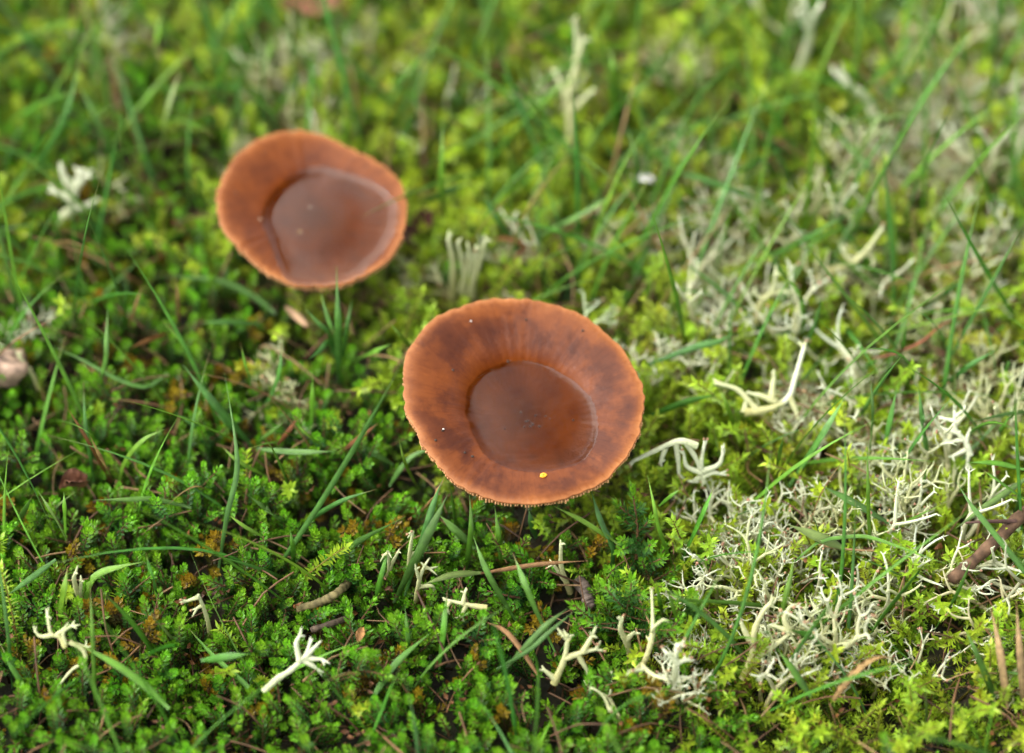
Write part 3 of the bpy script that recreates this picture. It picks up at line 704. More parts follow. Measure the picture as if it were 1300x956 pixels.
# ------------------------------------------------------------------ single plants and pieces, each where it grows or lies
def trace(px, z0, z1, n, arch=0.0):
    """px runs tip to base; heights run z1 (tip) to z0 (base)"""
    px = np.array(px, float); m = len(px); d = np.concatenate([[0], np.cumsum(np.hypot(*np.diff(px, axis=0).T))]); f = d / d[-1]
    pts = [P(u, v, z1 + (z0 - z1) * t ** 1.8 + arch * 4 * t * (1 - t)) for (u, v), t in zip(px, f)]
    return spline(pts[::-1], n)
def blade(kind, wmm, px, label=None, z0=-.005, z1=.015, fold=.25, twist=0.0, group=None, name='grass_blade'):
    pts = trace(px, z0, z1, 12); base = pts[0].copy(); mb = MB()
    c0, c1 = GR[kind]; v = rng.uniform(.85, 1.15)
    face = nrm(-DIRV + rng.normal(0, .45, 3) + np.array([0, 0, .3]))
    ribbon(mb, pts - base, wmm * .00092, c0 * v, c1 * v, face, fold, twist, tipc=np.array([.30, .17, .07]) if rng.random() < .35 else None)
    dry = kind in ('straw', 'rust', 'tan')
    o = obj(name, mb.mesh(name, M_STRAW if dry else M_GRASS), None, base)
    tag(o, label, 'straw' if dry else 'grass', group)
    return o
B, G, M_, PA = 'blue', 'bright', 'mid', 'pale'
LOW = dict(z0=.002, z1=.008)
blade(B, 1.2, [(285, 474), (299, 560), (300, 605), (288, 655), (276, 735)], 'long slender grass blade bowed upright over the heather mat', z1=.022)
blade(B, 1.9, [(232, 463), (262, 500), (292, 535), (321, 567)], 'broad pale-edged grass blade slanting down to a tuft in the heather')
blade(G, .9, [(205, 406), (238, 442), (272, 478)], 'short bright grass blade slanting above the broad slanting blade', z1=.016)
blade(B, 1.1, [(137, 390), (135, 430), (133, 463), (114, 517)], 'upright blue-green blade crossing a low arched blade near the bark chip', z1=.018)
blade(B, 1.2, [(66, 440), (105, 457), (147, 480), (185, 491), (213, 474)], 'low blue-green grass blade dipping like a bow near the bark chip', **LOW)
blade(B, 1.0, [(106, 483), (108, 534), (114, 575), (119, 613)], 'thin upright grass blade behind the two crossed rusty needles', z1=.014)
blade(G, 1.3, [(209, 545), (181, 559), (158, 587), (150, 616)], 'bright arched grass blade curving up beside the rusty needles', z1=.012)
blade('rust', .9, [(85, 517), (112, 560), (141, 613)], 'longer of two rusty grass stems crossing in the heather', name='dry_grass_stem')
blade('straw', 1.0, [(114, 553), (130, 585), (143, 612)], 'shorter of two rusty grass stems crossing in the heather', name='dry_grass_stem')
blade(B, 1.1, [(220, 522), (252, 543), (285, 559)], 'short grey-green blade pointing at the broad slanting blade', z1=.008)
blade(B, 1.5, [(271, 522), (292, 540), (311, 559)], 'short blade with a reddish tip tucked under the broad slanting blade', z1=.006)
blade(G, .9, [(282, 567), (303, 586), (340, 606)], 'short bright blade lying over heather tips below the broad slanting blade', z1=.008, z0=.0)
blade(G, 1.0, [(99, 350), (116, 375), (133, 406)], 'bright blade slanting above the bark chip')
blade(M_, 1.2, [(161, 350), (159, 392), (155, 432)], 'straight upright blade in front of the pale stubby lichen')
blade('straw', 1.0, [(181, 361), (171, 392), (161, 423)], 'straight tan straw stem leaning over the heather', name='dry_grass_stem')
blade('straw', .9, [(223, 350), (226, 385), (226, 418)], 'upright tan straw stem behind the heather', name='dry_grass_stem')
blade('rust', 1.2, [(164, 443), (188, 432), (212, 423)], 'short brown straw lying level near the tan stems', name='dry_grass_stem', **LOW)
blade(B, 1.3, [(249, 410), (290, 409), (330, 411)], 'level grass blade lying across in front of the smaller mushroom', **LOW)
blade(B, 1.6, [(195, 352), (250, 353), (292, 361), (329, 381), (349, 398)], 'wide arching blade sweeping below the smaller mushroom cap', z0=.0, z1=.006)
blade(B, 1.7, [(427, 338), (429, 400), (430, 445), (431, 487)], 'tall upright blade of the tuft whose tip touches the smaller cap', z1=.024)
blade(B, 1.1, [(388, 392), (404, 410), (419, 426), (429, 472)], 'left arching blade of the tuft below the smaller cap')
blade(B, 1.2, [(391, 457), (405, 446), (419, 435), (430, 470)], 'short bent blade of the tuft below the smaller cap')
blade(B, 1.1, [(407, 372), (415, 400), (424, 430), (430, 480)], 'slim blade of the tuft beside the tall upright blade', z1=.018)
blade(B, 1.1, [(447, 380), (440, 420), (433, 480)], 'leaning blade on the far side of the tuft below the smaller cap')
blade(M_, 1.5, [(496, 437), (470, 448), (442, 460)], 'bright broad blade pointing from the tuft toward the larger cap')
blade(G, 1.1, [(494, 409), (512, 430), (532, 452)], 'short bright blade leaning against the rim of the larger mushroom', z1=.020, z0=.006)
blade(G, 1.3, [(397, 478), (396, 515), (395, 548)], 'upright blade with a cut blunt end in the heather', fold=.4, z1=.014)
blade(M_, 1.2, [(305, 435), (314, 475), (323, 514)], 'dark upright blade behind the broad slanting blade', z1=.016)
blade(B, 1.2, [(357, 435), (355, 469), (345, 500), (332, 520)], 'faded bent blade right of the dark upright blade')
blade(B, 1.1, [(360, 536), (342, 550), (323, 562)], 'short blade rising from the foot of the broad slanting blade', z1=.008)
blade(B, 1.3, [(425, 573), (377, 574), (325, 570)], 'level dark blade lying on heather between the broad blade and the larger cap', **LOW)
blade(G, .8, [(374, 536), (392, 553), (411, 568)], 'thin bright blade crossing above the level dark blade', z1=.010, z0=.002)
blade('rust', 1.3, [(479, 538), (458, 555), (431, 576)], 'rust-coloured dead blade between the level dark blade and the larger cap', name='dry_grass_stem', z1=.008, z0=.002)
blade('rust', 1.1, [(379, 529), (366, 548), (352, 565)], 'small brown dead blade behind the level dark blade', name='dry_grass_stem', z1=.008, z0=.002)
blade(G, 1.0, [(506, 556), (513, 584), (522, 604), (532, 622)], 'bright blade standing close to the larger cap on the heather side', z1=.012)
blade(B, 1.2, [(453, 562), (477, 577), (499, 590)], 'dim low blade in the hollow beside the larger mushroom', z1=.003, z0=-.002)
blade(B, 1.2, [(560, 566), (525, 578), (505, 600), (494, 618)], 'dim blade arching under the edge of the larger cap', z1=.004, z0=-.004)
blade(PA, 1.0, [(48, 623), (68, 655), (90, 696)], 'pale thin blade slanting across a straight blade at the heather edge')
blade(G, 1.2, [(81, 624), (82, 650), (83, 690)], 'straight upright blade crossed by a pale thin blade')
blade(B, 1.1, [(117, 635), (160, 634), (198, 634), (243, 645)], 'level blade lying across heather tips below the arched bright blade', **LOW)
blade(B, 1.2, [(42, 628), (30, 650), (23, 665)], 'short blade leaning out beside the pale thin blade')
blade(G, 1.7, [(184, 713), (150, 720), (126, 728), (112, 745), (107, 792)], 'grass blade bent sharply into a hook above the spidery lichen', z1=.010)
blade(G, 1.0, [(114, 741), (117, 798), (120, 868), (121, 900)], 'thin upright blade rising in front of the spidery lichen', z1=.014)
blade(B, 1.3, [(185, 702), (193, 733), (202, 761)], 'short blade crossing the end of the hooked blade')
blade(B, 1.3, [(8, 757), (38, 735), (71, 710)], 'blade pointing away from the hooked blade across heather', z0=.004, z1=.004)
blade(G, 1.8, [(86, 719), (80, 755), (73, 795)], 'broad short blade standing behind the spidery lichen', z1=.010)
blade(G, 1.7, [(88, 812), (141, 840), (181, 868), (215, 900)], 'broad blade lying under the spidery lichen', **LOW)
blade(M_, 1.7, [(318, 830), (286, 834), (254, 839)], 'broad short blade lying level on the heather', **LOW)
blade(M_, 1.2, [(232, 789), (268, 830), (308, 866), (325, 885)], 'long dark blade sunk into the heather', z0=-.003, z1=-.001)
blade(M_, 1.3, [(0, 817), (14, 845), (28, 868), (38, 890)], 'dark blade sloping beyond the spidery lichen', z1=.003)
blade(B, 1.1, [(478, 621), (438, 634), (405, 652), (379, 671)], 'thin blade arching over heather between the larger cap and a forked blade', z1=.012)
blade(B, 1.5, [(314, 628), (345, 651), (369, 667)], 'forked-looking blade pair meeting the thin arched blade', z1=.010)
blade(G, .8, [(288, 652), (310, 668), (334, 682)], 'thin bright blade crossing the long bowed blade', z0=.003, z1=.008)
blade(M_, 1.1, [(368, 671), (372, 695), (373, 720)], 'short upright blade under the joint of the forked blades', z1=.008)
blade(B, 2.0, [(568, 628), (555, 655), (540, 685), (520, 725), (500, 766)], 'widest green blade leaning beside the larger mushroom stem', z1=.016)
blade(B, 1.5, [(562, 608), (550, 640), (538, 680), (514, 757)], 'tall dark blade standing behind the widest green blade', z1=.016)
blade('straw', .9, [(565, 605), (551, 630), (535, 650)], 'thin brown straw leaning on the dark blades by the larger cap', name='dry_grass_stem', z1=.010)
blade(M_, 1.4, [(515, 656), (464, 682), (440, 697), (415, 713)], 'dark blade lying slantwise from the widest blade into the heather', z0=.003, z1=.004)
blade(M_, 1.2, [(495, 690), (483, 735), (476, 767)], 'dark upright blade beside the widest green blade', z1=.009)
blade(B, 1.8, [(556, 652), (580, 675), (603, 697)], 'thick short blade under the edge of the larger cap', z0=-.002, z1=.004)
blade(M_, 1.1, [(571, 614), (576, 645), (579, 668)], 'thin blade standing right under the larger cap margin', z1=.008)
blade(M_, 1.2, [(596, 623), (598, 665), (595, 700), (591, 724)], 'dark blade touching the toothed margin of the larger cap', z1=.011)
blade(PA, 1.5, [(535, 743), (574, 730), (612, 727)], 'pale faded blade lying level at the end of the brown straw', **LOW)
blade('straw', 1.1, [(743, 712), (680, 717), (610, 728)], 'long brown straw lying level in front of the larger mushroom', name='dry_grass_stem', z0=.006, z1=.008)
blade(M_, 1.4, [(568, 750), (563, 800), (557, 851)], 'straight dark blade standing in the heather in front of the level straw', z1=.010)
blade(M_, 1.1, [(514, 769), (518, 810), (519, 848)], 'thin dark blade standing left of the straight dark blade', z1=.006)
blade(M_, 1.5, [(557, 795), (523, 823), (500, 845), (483, 870), (470, 890)], 'long dark blade stretched behind the straight dark blade', z0=-.001, z1=.003)
blade(M_, 1.2, [(628, 642), (633, 680), (635, 712)], 'dark blade standing below the toothed margin by the stem', z1=.007)
blade(B, 1.4, [(601, 681), (613, 714), (628, 744), (655, 789)], 'long slanting blade crossing the pale end of the level straw', z1=.012)
blade(B, 1.4, [(651, 702), (662, 730), (673, 758), (705, 829)], 'long slanting blade crossing the brown part of the level straw', z1=.014)
blade(B, 1.4, [(671, 645), (675, 665), (681, 684)], 'short blade beside the larger mushroom stem', z1=.004)
blade(B, 1.5, [(750, 621), (757, 645), (764, 665), (779, 700), (770, 742)], 'bent blade between the larger cap and the leafy heather sprig', z1=.010)
blade(G, 1.1, [(702, 642), (741, 662), (784, 690)], 'thin straight blade reaching from the larger cap to the heather sprig', z1=.010, z0=.004)
blade(G, .9, [(822, 603), (830, 640), (837, 673), (856, 722)], 'very thin upright blade crossing the leafy heather sprig', z1=.018)
blade(M_, 1.6, [(907, 617), (897, 640), (885, 668), (863, 716)], 'stiff dark blade between the heather sprig and the bushy lichens', z1=.016)
blade(G, .8, [(865, 620), (850, 631), (836, 643)], 'tiny bright blade pointing at the heather sprig top', z1=.012, z0=.006)
blade(B, 1.5, [(721, 772), (698, 790), (676, 812), (640, 851)], 'broad blade lying in front of the leafy sprig toward the heather', z0=.0, z1=.010)
blade(B, 1.0, [(730, 775), (700, 800), (671, 826), (630, 850)], 'thin blade lying alongside the broad one in front of the sprig', z0=.0, z1=.010)
blade('straw', 1.2, [(612, 788), (640, 800), (662, 825), (685, 860)], 'bent tan straw lying beside the broad front blade', name='dry_grass_stem', z0=.002, z1=.006)
blade(G, 1.0, [(834, 741), (838, 765), (843, 783)], 'short bright blade below the leafy heather sprig', z1=.008)
blade(G, 1.0, [(846, 744), (856, 775), (870, 812)], 'thin bright blade with dry tip near the bushy lichens', z1=.010)
blade(G, 1.2, [(1101, 560), (1102, 620), (1104, 676), (1110, 712)], 'bright upright blade rising through the thick lichen patch', z1=.022)
blade(B, 1.8, [(1044, 617), (1082, 637), (1130, 665)], 'broad blade slanting behind the bright upright blade', z0=.003, z1=.010)
blade(PA, 2.2, [(998, 665), (1040, 682), (1071, 696)], 'broad pale blade lying among lichen under a thin arch', z0=.004, z1=.008)
blade(G, .9, [(1216, 721), (1154, 699), (1108, 683), (1082, 681), (1040, 688), (1009, 713)], 'thin blade arched like a hoop over the lichen patch', z0=.004, z1=.010)
blade(G, 1.2, [(1009, 702), (1003, 735), (995, 769), (984, 842)], 'upright bright blade where the hoop-shaped blade ends', z1=.014)
blade(M_, 1.8, [(986, 823), (1003, 845), (1017, 866), (1030, 885)], 'short broad dark blade under the branching V-shaped lichen', z0=.0, z1=.006)
blade(M_, 1.7, [(1000, 799), (1032, 809), (1052, 834)], 'short bowed dark blade at the foot of the lichen patch', z1=.010)
blade(B, 1.3, [(1214, 611), (1232, 640), (1252, 665), (1300, 724), (1318, 745)], 'straight blade crossing in front of the charred twig', z0=.004, z1=.014)
blade(G, 1.0, [(1247, 596), (1270, 612), (1310, 640)], 'bright thin blade above the charred twig', z0=.008, z1=.014)
blade(PA, 1.6, [(1213, 671), (1256, 640), (1305, 606)], 'pale straight blade slanting up behind the charred twig', z0=.006, z1=.006)
blade(M_, 1.6, [(1103, 809), (1122, 781), (1168, 724)], 'dark blade slanting up through the lichen near the straw tips', z0=.008, z1=.001)
blade(M_, 1.3, [(1235, 707), (1213, 758), (1187, 800)], 'dark blade leaning in front of the charred twig end', z1=.012)
blade(B, 1.4, [(1224, 795), (1240, 830), (1255, 866), (1262, 885)], 'blade standing beside the two pale straw points', z1=.012)
blade('tan', 1.9, [(1258, 771), (1268, 820), (1275, 866), (1279, 900)], 'pale straw point standing beside green blade, left one of the straw pair', name='dry_grass_stem', z1=.012)
blade('tan', 1.6, [(1290, 762), (1294, 815), (1298, 866), (1300, 900)], 'pale straw point standing closest to the charred twig side', name='dry_grass_stem', z1=.014)
blade('straw', 1.9, [(1148, 843), (1122, 833), (1097, 843), (1072, 868), (1058, 890)], 'curled brown and white straw below the lichen patch', name='dry_grass_stem', z0=.002, z1=.009, twist=1.2)
blade(M_, 1.2, [(998, 350), (1010, 366), (1018, 384), (1021, 435)], 'dark blade standing behind the bleached lichen stalk', z1=.018)
blade(B, 1.7, [(1074, 502), (1043, 553), (1001, 618)], 'straight blue-green blade slanting below the bleached lichen stalk', z1=.014)
blade(B, 1.6, [(1139, 491), (1128, 542), (1120, 582)], 'blurred upright blade in the moss behind the lichen patch', z1=.016)
blade(M_, 1.2, [(1151, 406), (1146, 440), (1139, 469)], 'short dark blade in the bright moss by the rusty stems')
blade(B, 1.4, [(1166, 491), (1172, 540), (1179, 593)], 'straight upright blade in front of the white coral lichen', z1=.018)
blade(B, 1.3, [(1267, 443), (1224, 469), (1179, 508)], 'blade slanting over the moss above the white coral lichen', z1=.014)
blade(B, 1.0, [(1105, 471), (1108, 531), (1103, 600)], 'tall thin blade in the gap above the lichen patch', z1=.020)
blade(B, 1.3, [(1230, 350), (1196, 375), (1162, 401)], 'blade slanting over bright moss above the rusty stems', z1=.014)
blade(G, 1.2, [(1227, 587), (1265, 588), (1300, 596)], 'level bright blade under the white coral lichen', z0=.010, z1=.012)
blade(M_, 1.5, [(1292, 520), (1277, 538), (1264, 553)], 'broad dark blade beside the white coral lichen')
blade('rust', 1.0, [(1225, 404), (1196, 412), (1168, 435), (1130, 450), (1105, 455)], 'long rusty stem snaking through the moss', name='dry_grass_stem', z0=.004, z1=.010)
blade(PA, 1.1, [(899, 356), (891, 377), (882, 398)], 'pale blade leaning in moss behind the larger cap')
blade(B, 1.7, [(933, 423), (910, 434), (885, 440), (823, 463)], 'blade pointing from the moss to the edge of the larger cap', z0=.004, z1=.010)
blade(M_, 1.7, [(913, 500), (868, 511), (825, 528)], 'curved blade beside the larger cap over bright moss', z0=.004, z1=.010)
blade(G, 1.1, [(916, 497), (925, 520), (936, 550)], 'short upright blade touching the curved blade beside the larger cap', z1=.012)
blade(M_, 1.1, [(995, 553), (990, 575), (986, 601)], 'short blade by the foot of the bleached lichen stalk')
blade(B, 1.4, [(851, 218), (880, 224), (913, 235), (981, 260)], 'blade arching level over bright moss behind the larger cap', z0=.006, z1=.012)
blade(B, 1.5, [(785, 242), (740, 271), (681, 300)], 'blade slanting between the two mushrooms and the far moss', z0=.002, z1=.016)
blade(B, 1.4, [(794, 158), (804, 185), (808, 206), (805, 263), (797, 286)], 'bowed upright blade beside the white flake', z1=.022)
blade(M_, 1.4, [(562, 150), (561, 200), (561, 249), (568, 291)], 'tall upright blade beside the smaller cap on the lichen side', z1=.026)
blade(B, 1.4, [(616, 246), (626, 270), (638, 288), (658, 320)], 'slanting blade behind the upright fingers of lichen', z1=.014)
blade(B, 1.7, [(603, 231), (575, 240), (556, 249), (532, 259)], 'blade reaching sideways from the smaller cap edge', z0=.006, z1=.012)
blade('rust', 1.4, [(648, 330), (667, 312), (640, 303), (625, 305)][::-1], 'curled rusty blade between the two mushrooms', name='dry_grass_stem', z0=.002, z1=.006)
blade(M_, 2.0, [(102, 5), (97, 50), (91, 104), (78, 188)], 'long broad blade rising in the grassy far corner', z1=.030)
blade(B, 1.6, [(104, 69), (85, 141), (60, 190), (35, 232)], 'long slanting blade crossing the broad far blade', z1=.026)
blade(B, 1.7, [(100, 107), (120, 145), (141, 188), (163, 220)], 'slanting blade above the pale stubby lichen', z1=.018)
blade(PA, 1.9, [(229, 88), (217, 125), (207, 163), (201, 226)], 'pale upright blade left of the smaller mushroom', z1=.022)
blade(M_, 1.3, [(251, 213), (255, 240), (262, 270)], 'short dark blade against the smaller cap', z1=.016)
blade(G, 1.6, [(208, 5), (196, 60), (180, 110)], 'bright far blade in the grassy corner', z1=.026)
blade(M_, 1.7, [(590, 0), (586, 45), (580, 90)], 'upright far blade behind the smaller mushroom', z1=.024)
blade(M_, 1.9, [(835, 95), (790, 130), (760, 165)], 'dark blade fanning from the grass clump behind the larger cap', z1=.016)
blade(M_, 2.0, [(775, 60), (780, 100), (785, 160)], 'upright dark blade of the grass clump behind the larger cap', z1=.024)
blade(M_, 1.8, [(870, 225), (830, 190), (800, 165)], 'low dark blade spreading from the grass clump', z1=.008)
blade(B, 1.6, [(1100, 130), (1060, 160), (1130, 240)][::-1], 'pale bent blade on the far bright moss', z1=.018)
blade(PA, 1.5, [(1128, 135), (1100, 175), (1070, 235)], 'straight pale blade with brown foot on far moss', z1=.018)

# lichens with a shape of their own ---------------------------------------
def traced_lichen(lines, label, r=.0008, z0=-.006, z1=.006, pal=(LBASE, LPALE), pink=.15, white_tip=False, bush=0):
    rr_ = np.random.default_rng(abs(hash(label)) % 1000 if False else sum(map(ord, label)))
    br, tp = MB(), MB(); org = P(*lines[0][0], z0)
    vs = [q[1] for l in lines for q in l]; vlo, vhi = max(vs), min(vs)
    zz = lambda v: z0 + (z1 - z0) * (vlo - v) / max(1, vlo - vhi)
    for li, l in enumerate(lines):
        pts = spline([P(u, v, zz(v)) for u, v in l], 4 * len(l)) - org; n = len(pts)
        f = .85 if li else 1.0
        c = np.array([pal[0] * (1 - t) + pal[1] * t for t in np.linspace(.1 if li == 0 else .5, 1, n)])
        if white_tip and li == 0: c[n // 2:] = LWHT
        tube(br, pts, np.linspace(r * f, r * .45 * f, n) * rr_.uniform(.9, 1.1, n), c, 7)
        end = pts[-1]; ax = nrm(pts[-1] - pts[-2])
        for k in range(rr_.integers(2, 4)):
            dd = nrm(ax + rr_.normal(0, .7, 3)); L_ = rr_.uniform(.0009, .0020)
            tube(br, [end - ax * r * .3, end + dd * L_ * .6, end + dd * L_], [r * .42, r * .3, r * .12], pal[1], 5)
            if rr_.random() < pink: tube(tp, [end + dd * (L_ - .0002), end + dd * L_, end + dd * (L_ + .0003)], [.00015, .0003, .0002], LPINK, 6)
    o = empty('antler_lichen', org); obj('branches', br.mesh('branches', M_LICH), o)
    if tp.n: obj('fruiting_tips', tp.mesh('fruiting_tips', M_TIP), o)
    tag(o, label, 'lichen'); return o
traced_lichen([[(945, 523), (962, 522), (985, 516), (1002, 503), (1010, 478), (1021, 440)], [(1002, 503), (1010, 520), (1014, 534)], [(962, 522), (950, 508), (935, 494), (912, 487)], [(985, 510), (968, 503), (955, 500)], [(980, 505), (981, 490), (983, 478)], [(945, 523), (947, 510)]], 'forked yellowish lichen with one long bleached bare stalk', r=.00095, z0=.002, z1=.012, white_tip=True)
traced_lichen([[(885, 566), (862, 560), (830, 573), (803, 586)], [(858, 562), (861, 585), (862, 604)], [(845, 568), (838, 588)], [(870, 560), (885, 585), (893, 612)], [(893, 612), (890, 590), (894, 565)], [(890, 600), (872, 592), (868, 575)], [(892, 598), (912, 590), (918, 575)], [(893, 605), (905, 600), (915, 602)], [(890, 605), (878, 612)]], 'sprawling grey lichen with finely branched head beside the larger cap', r=.0008, z0=.000, z1=.010, pal=(LPALE, LWHT), pink=.6)
traced_lichen([[(943, 862), (955, 832), (958, 800), (970, 775), (980, 765)], [(955, 838), (985, 818), (1003, 804)], [(953, 815), (945, 800), (941, 790)], [(1003, 804), (996, 785), (1003, 770)], [(998, 800), (985, 795)]], 'large smooth lichen branching like a V at the lichen patch foot', r=.00085, z0=-.004, z1=.010)
traced_lichen([[(335, 878), (352, 862), (370, 850), (388, 832), (393, 818)], [(380, 838), (376, 818), (381, 806)], [(388, 834), (401, 820)], [(385, 838), (397, 845), (404, 850)], [(388, 836), (410, 837)]], 'pale lichen spread like a small hand in the heather', r=.00075, z0=.000, z1=.009, pal=(LPALE, LWHT), pink=.05)
traced_lichen([[(518, 740), (520, 705), (524, 675)], [(520, 705), (530, 700)]], 'slim lichen stalk standing right beside the widest green blade', r=.0006, z1=.012)
traced_lichen([[(528, 764), (532, 738), (539, 718)], [(532, 745), (548, 744), (552, 750)], [(533, 735), (528, 722)], [(539, 720), (546, 722)]], 'small curved lichen in front of the widest green blade', r=.0006, z1=.010)
traced_lichen([[(618, 772), (595, 768), (568, 762)], [(588, 766), (590, 752)], [(592, 768), (585, 783)], [(572, 763), (567, 772)]], 'pale lichen lying on its side under the level straw', r=.00065, z0=.003, z1=.007)
traced_lichen([[(491, 734), (498, 715), (506, 700)], [(494, 725), (493, 700)], [(493, 702), (487, 705)]], 'tiny forked lichen next to the dark upright blade', r=.0005, z1=.010)
traced_lichen([[(83, 822), (75, 808), (65, 805), (60, 781)], [(68, 806), (52, 808), (44, 801)], [(72, 806), (80, 800), (84, 795)], [(83, 818), (80, 803), (92, 794)], [(88, 815), (105, 825), (108, 840), (92, 850), (75, 870)], [(96, 818), (110, 822)]], 'spidery pale lichen lying in the heather under the broad blade', r=.0006, z0=.000, z1=.010)
traced_lichen([[(113, 778), (100, 756), (94, 736), (96, 727)], [(101, 758), (103, 738)]], 'small forked lichen under the hooked grass blade', r=.0007, z1=.010)
traced_lichen([[(73, 285), (90, 264), (95, 240), (101, 218)], [(95, 242), (82, 225), (78, 212)], [(92, 252), (68, 243)], [(90, 264), (108, 262), (118, 256)], [(97, 236), (110, 222)]], 'thick stubby whitish lichen standing alone in the grass', r=.0013, z0=-.002, z1=.012, pal=(LPALE, LWHT), pink=0)
traced_lichen([[(714, 220), (724, 168), (722, 125), (733, 75), (728, 30)], [(722, 128), (705, 92)], [(724, 142), (752, 115)], [(731, 80), (740, 50)]], 'tall pale forked lichen stalk rising from the far grass', r=.0012, z0=-.006, z1=.022)
traced_lichen([[(574, 380), (575, 335), (569, 303)], [(590, 380), (588, 342), (581, 308)], [(596, 372), (610, 328), (617, 303)], [(600, 378), (600, 345), (606, 312)], [(584, 370), (594, 340), (596, 318)]], 'cluster of upright finger-like pale lichen behind the larger cap', r=.0009, z0=-.006, z1=.014)
traced_lichen([[(703, 868), (716, 838), (721, 808)], [(717, 836), (740, 828), (758, 824)], [(740, 828), (752, 806)], [(733, 830), (746, 852)], [(705, 862), (690, 850)], [(722, 812), (714, 806)]], 'sprawling branched lichen in front of the leafy heather sprig', r=.0008, z0=-.002, z1=.008)
traced_lichen([[(802, 835), (796, 816), (788, 800), (789, 787)], [(795, 812), (805, 803)]], 'stout short lichen at the foot of the leafy sprig', r=.00085, z1=.008)
traced_lichen([[(854, 880), (857, 848), (859, 818)], [(857, 838), (845, 828)], [(858, 842), (870, 838)], [(855, 862), (840, 858)], [(856, 862), (872, 860)], [(859, 826), (866, 818)]], 'pale upright lichen with short side arms by the bright moss fronds', r=.0008, z0=-.003, z1=.012, pal=(LPALE, LWHT), pink=.6)
traced_lichen([[(724, 752), (713, 722), (712, 690)], [(716, 735), (702, 716)]], 'plain lichen stalk crossed by the level straw', r=.0007, z1=.011)
traced_lichen([[(267, 806), (262, 782), (252, 755)], [(253, 758), (237, 763)], [(258, 768), (250, 772)]], 'small drooping lichen in open heather near the broad level blade', r=.0006, z1=.008)
traced_lichen([[(1232, 578), (1225, 560), (1213, 545), (1212, 520)], [(1218, 550), (1200, 545)], [(1222, 558), (1202, 562)], [(1228, 570), (1208, 580)], [(1214, 535), (1201, 532)], [(1213, 528), (1222, 522)], [(1226, 562), (1230, 548)], [(1205, 562), (1198, 556)], [(1230, 572), (1228, 590)]], 'white coral-like lichen with many blunt side arms', r=.0007, z0=.002, z1=.012, pal=(LWHT, LWHT * 1.1), pink=.05)
traced_lichen([[(1270, 560), (1267, 540), (1265, 515)], [(1267, 545), (1255, 530)]], 'plain pale lichen finger behind the white coral-like lichen', r=.0010, z1=.010)
traced_lichen([[(50, 494), (40, 474), (24, 452)], [(38, 470), (30, 462)]], 'curved pale stalk leaning on the bark chip', r=.0007, z0=-.004, z1=.004)
traced_lichen([[(1020, 0), (1028, 40), (1020, 75), (1012, 95)][::-1], [(1026, 35), (1015, 15)], [(1028, 30), (1040, 10)]], 'tall blurred lichen with spreading top on far bright moss', r=.0013, z0=-.004, z1=.022, pal=(LPALE, LWHT))
traced_lichen([[(1110, 150), (1100, 125), (1075, 105), (1058, 90)], [(1075, 105), (1068, 90)]], 'bent whitish lichen stalk on far moss', r=.0012, z0=.000, z1=.012, pal=(LPALE, LWHT))
traced_lichen([[(1050, 345), (1080, 335), (1100, 318), (1120, 290)], [(1100, 320), (1110, 330)], [(1082, 334), (1070, 320)]], 'leaning bare lichen bough over mid moss', r=.0009, z0=.002, z1=.012)
traced_lichen([[(960, 410), (965, 385), (980, 370), (985, 345)], [(968, 380), (958, 372)], [(978, 372), (1000, 370)]], 'zigzag pale lichen rising behind the bleached stalk', r=.0008, z0=.000, z1=.012)

# leafy heather sprig ------------------------------------------------------
def sprig(base, tips, label):
    lv, st = MB(), MB(); org = P(*base, -.010); r_ = np.random.default_rng(sum(base))
    top = P(*tips[0], .010) - org
    main = spline([np.zeros(3), top * .5 + np.array([.001, 0, .001]), top], 30)
    def axis(pts, dens):
        n = len(pts)
        for i in range(int(n * .12), n):
            f = i / (n - 1); ax = nrm(pts[min(i + 1, n - 1)] - pts[max(i - 1, 0)]); e1 = nrm(np.cross(ax, [.3, .9, .1])); e2 = np.cross(ax, e1); g = smooth01(f, .55, 1)
            for k in range(4):
                ph = k * math.pi / 2 + (i % 2) * math.pi / 4 + r_.normal(0, .2); rad = e1 * math.cos(ph) + e2 * math.sin(ph); an = R(62 - 34 * smooth01(f, .8, 1))
                base_ = np.array([.045, .15, .022]); c = base_ * (1 - g) + LIME * .9 * g; v = r_.uniform(.8, 1.25)
                leaf(lv, pts[i], ax * math.cos(an) + rad * math.sin(an), ax, .0021 * r_.uniform(.8, 1.15), .00062, c * v * .9, c * v, keel=.3, curl=.1, wide=.5)
    tube(st, main[::3], np.linspace(.0005, .00015, 10), np.array([.14, .075, .035]), 6); axis(main, 1)
    for j, tpx in enumerate(tips[1:]):
        e = P(*tpx, r_.uniform(.002, .009)) - org
        a = main[int(np.clip(len(main) * (.12 + .75 * (j + .5) / len(tips)), 0, 29))]
        L = np.linalg.norm(e - a); pts = spline([a, (a + e) / 2 + np.array([0, 0, -.0006]), e], max(8, int(L / .00085)))
        tube(st, pts[::2] if len(pts) > 6 else pts, .00018, np.array([.14, .075, .035]), 5); axis(pts, 1)
    o = empty('heather_sprig', org); obj('leaves', lv.mesh('leaves', M_HEATH), o); obj('stem', st.mesh('stem', M_WOODY), o); tag(o, label, 'heather'); return o
sprig((803, 748), [(803, 622), (772, 722), (842, 708), (788, 728), (828, 690), (788, 685), (785, 700), (824, 660), (790, 660), (784, 640), (815, 645)], 'leafy branched heather sprig spreading flat beside the larger mushroom')
sprig((778, 818), [(802, 735), (728, 768), (858, 800), (745, 790), (840, 790), (768, 745), (825, 775), (770, 740), (815, 755)], 'second leafy heather sprig with fresh tips in front of the flat one')
sprig((868, 800), [(878, 752), (858, 768), (884, 770), (862, 757)], 'small leafy heather sprig beside the bushy lichens')

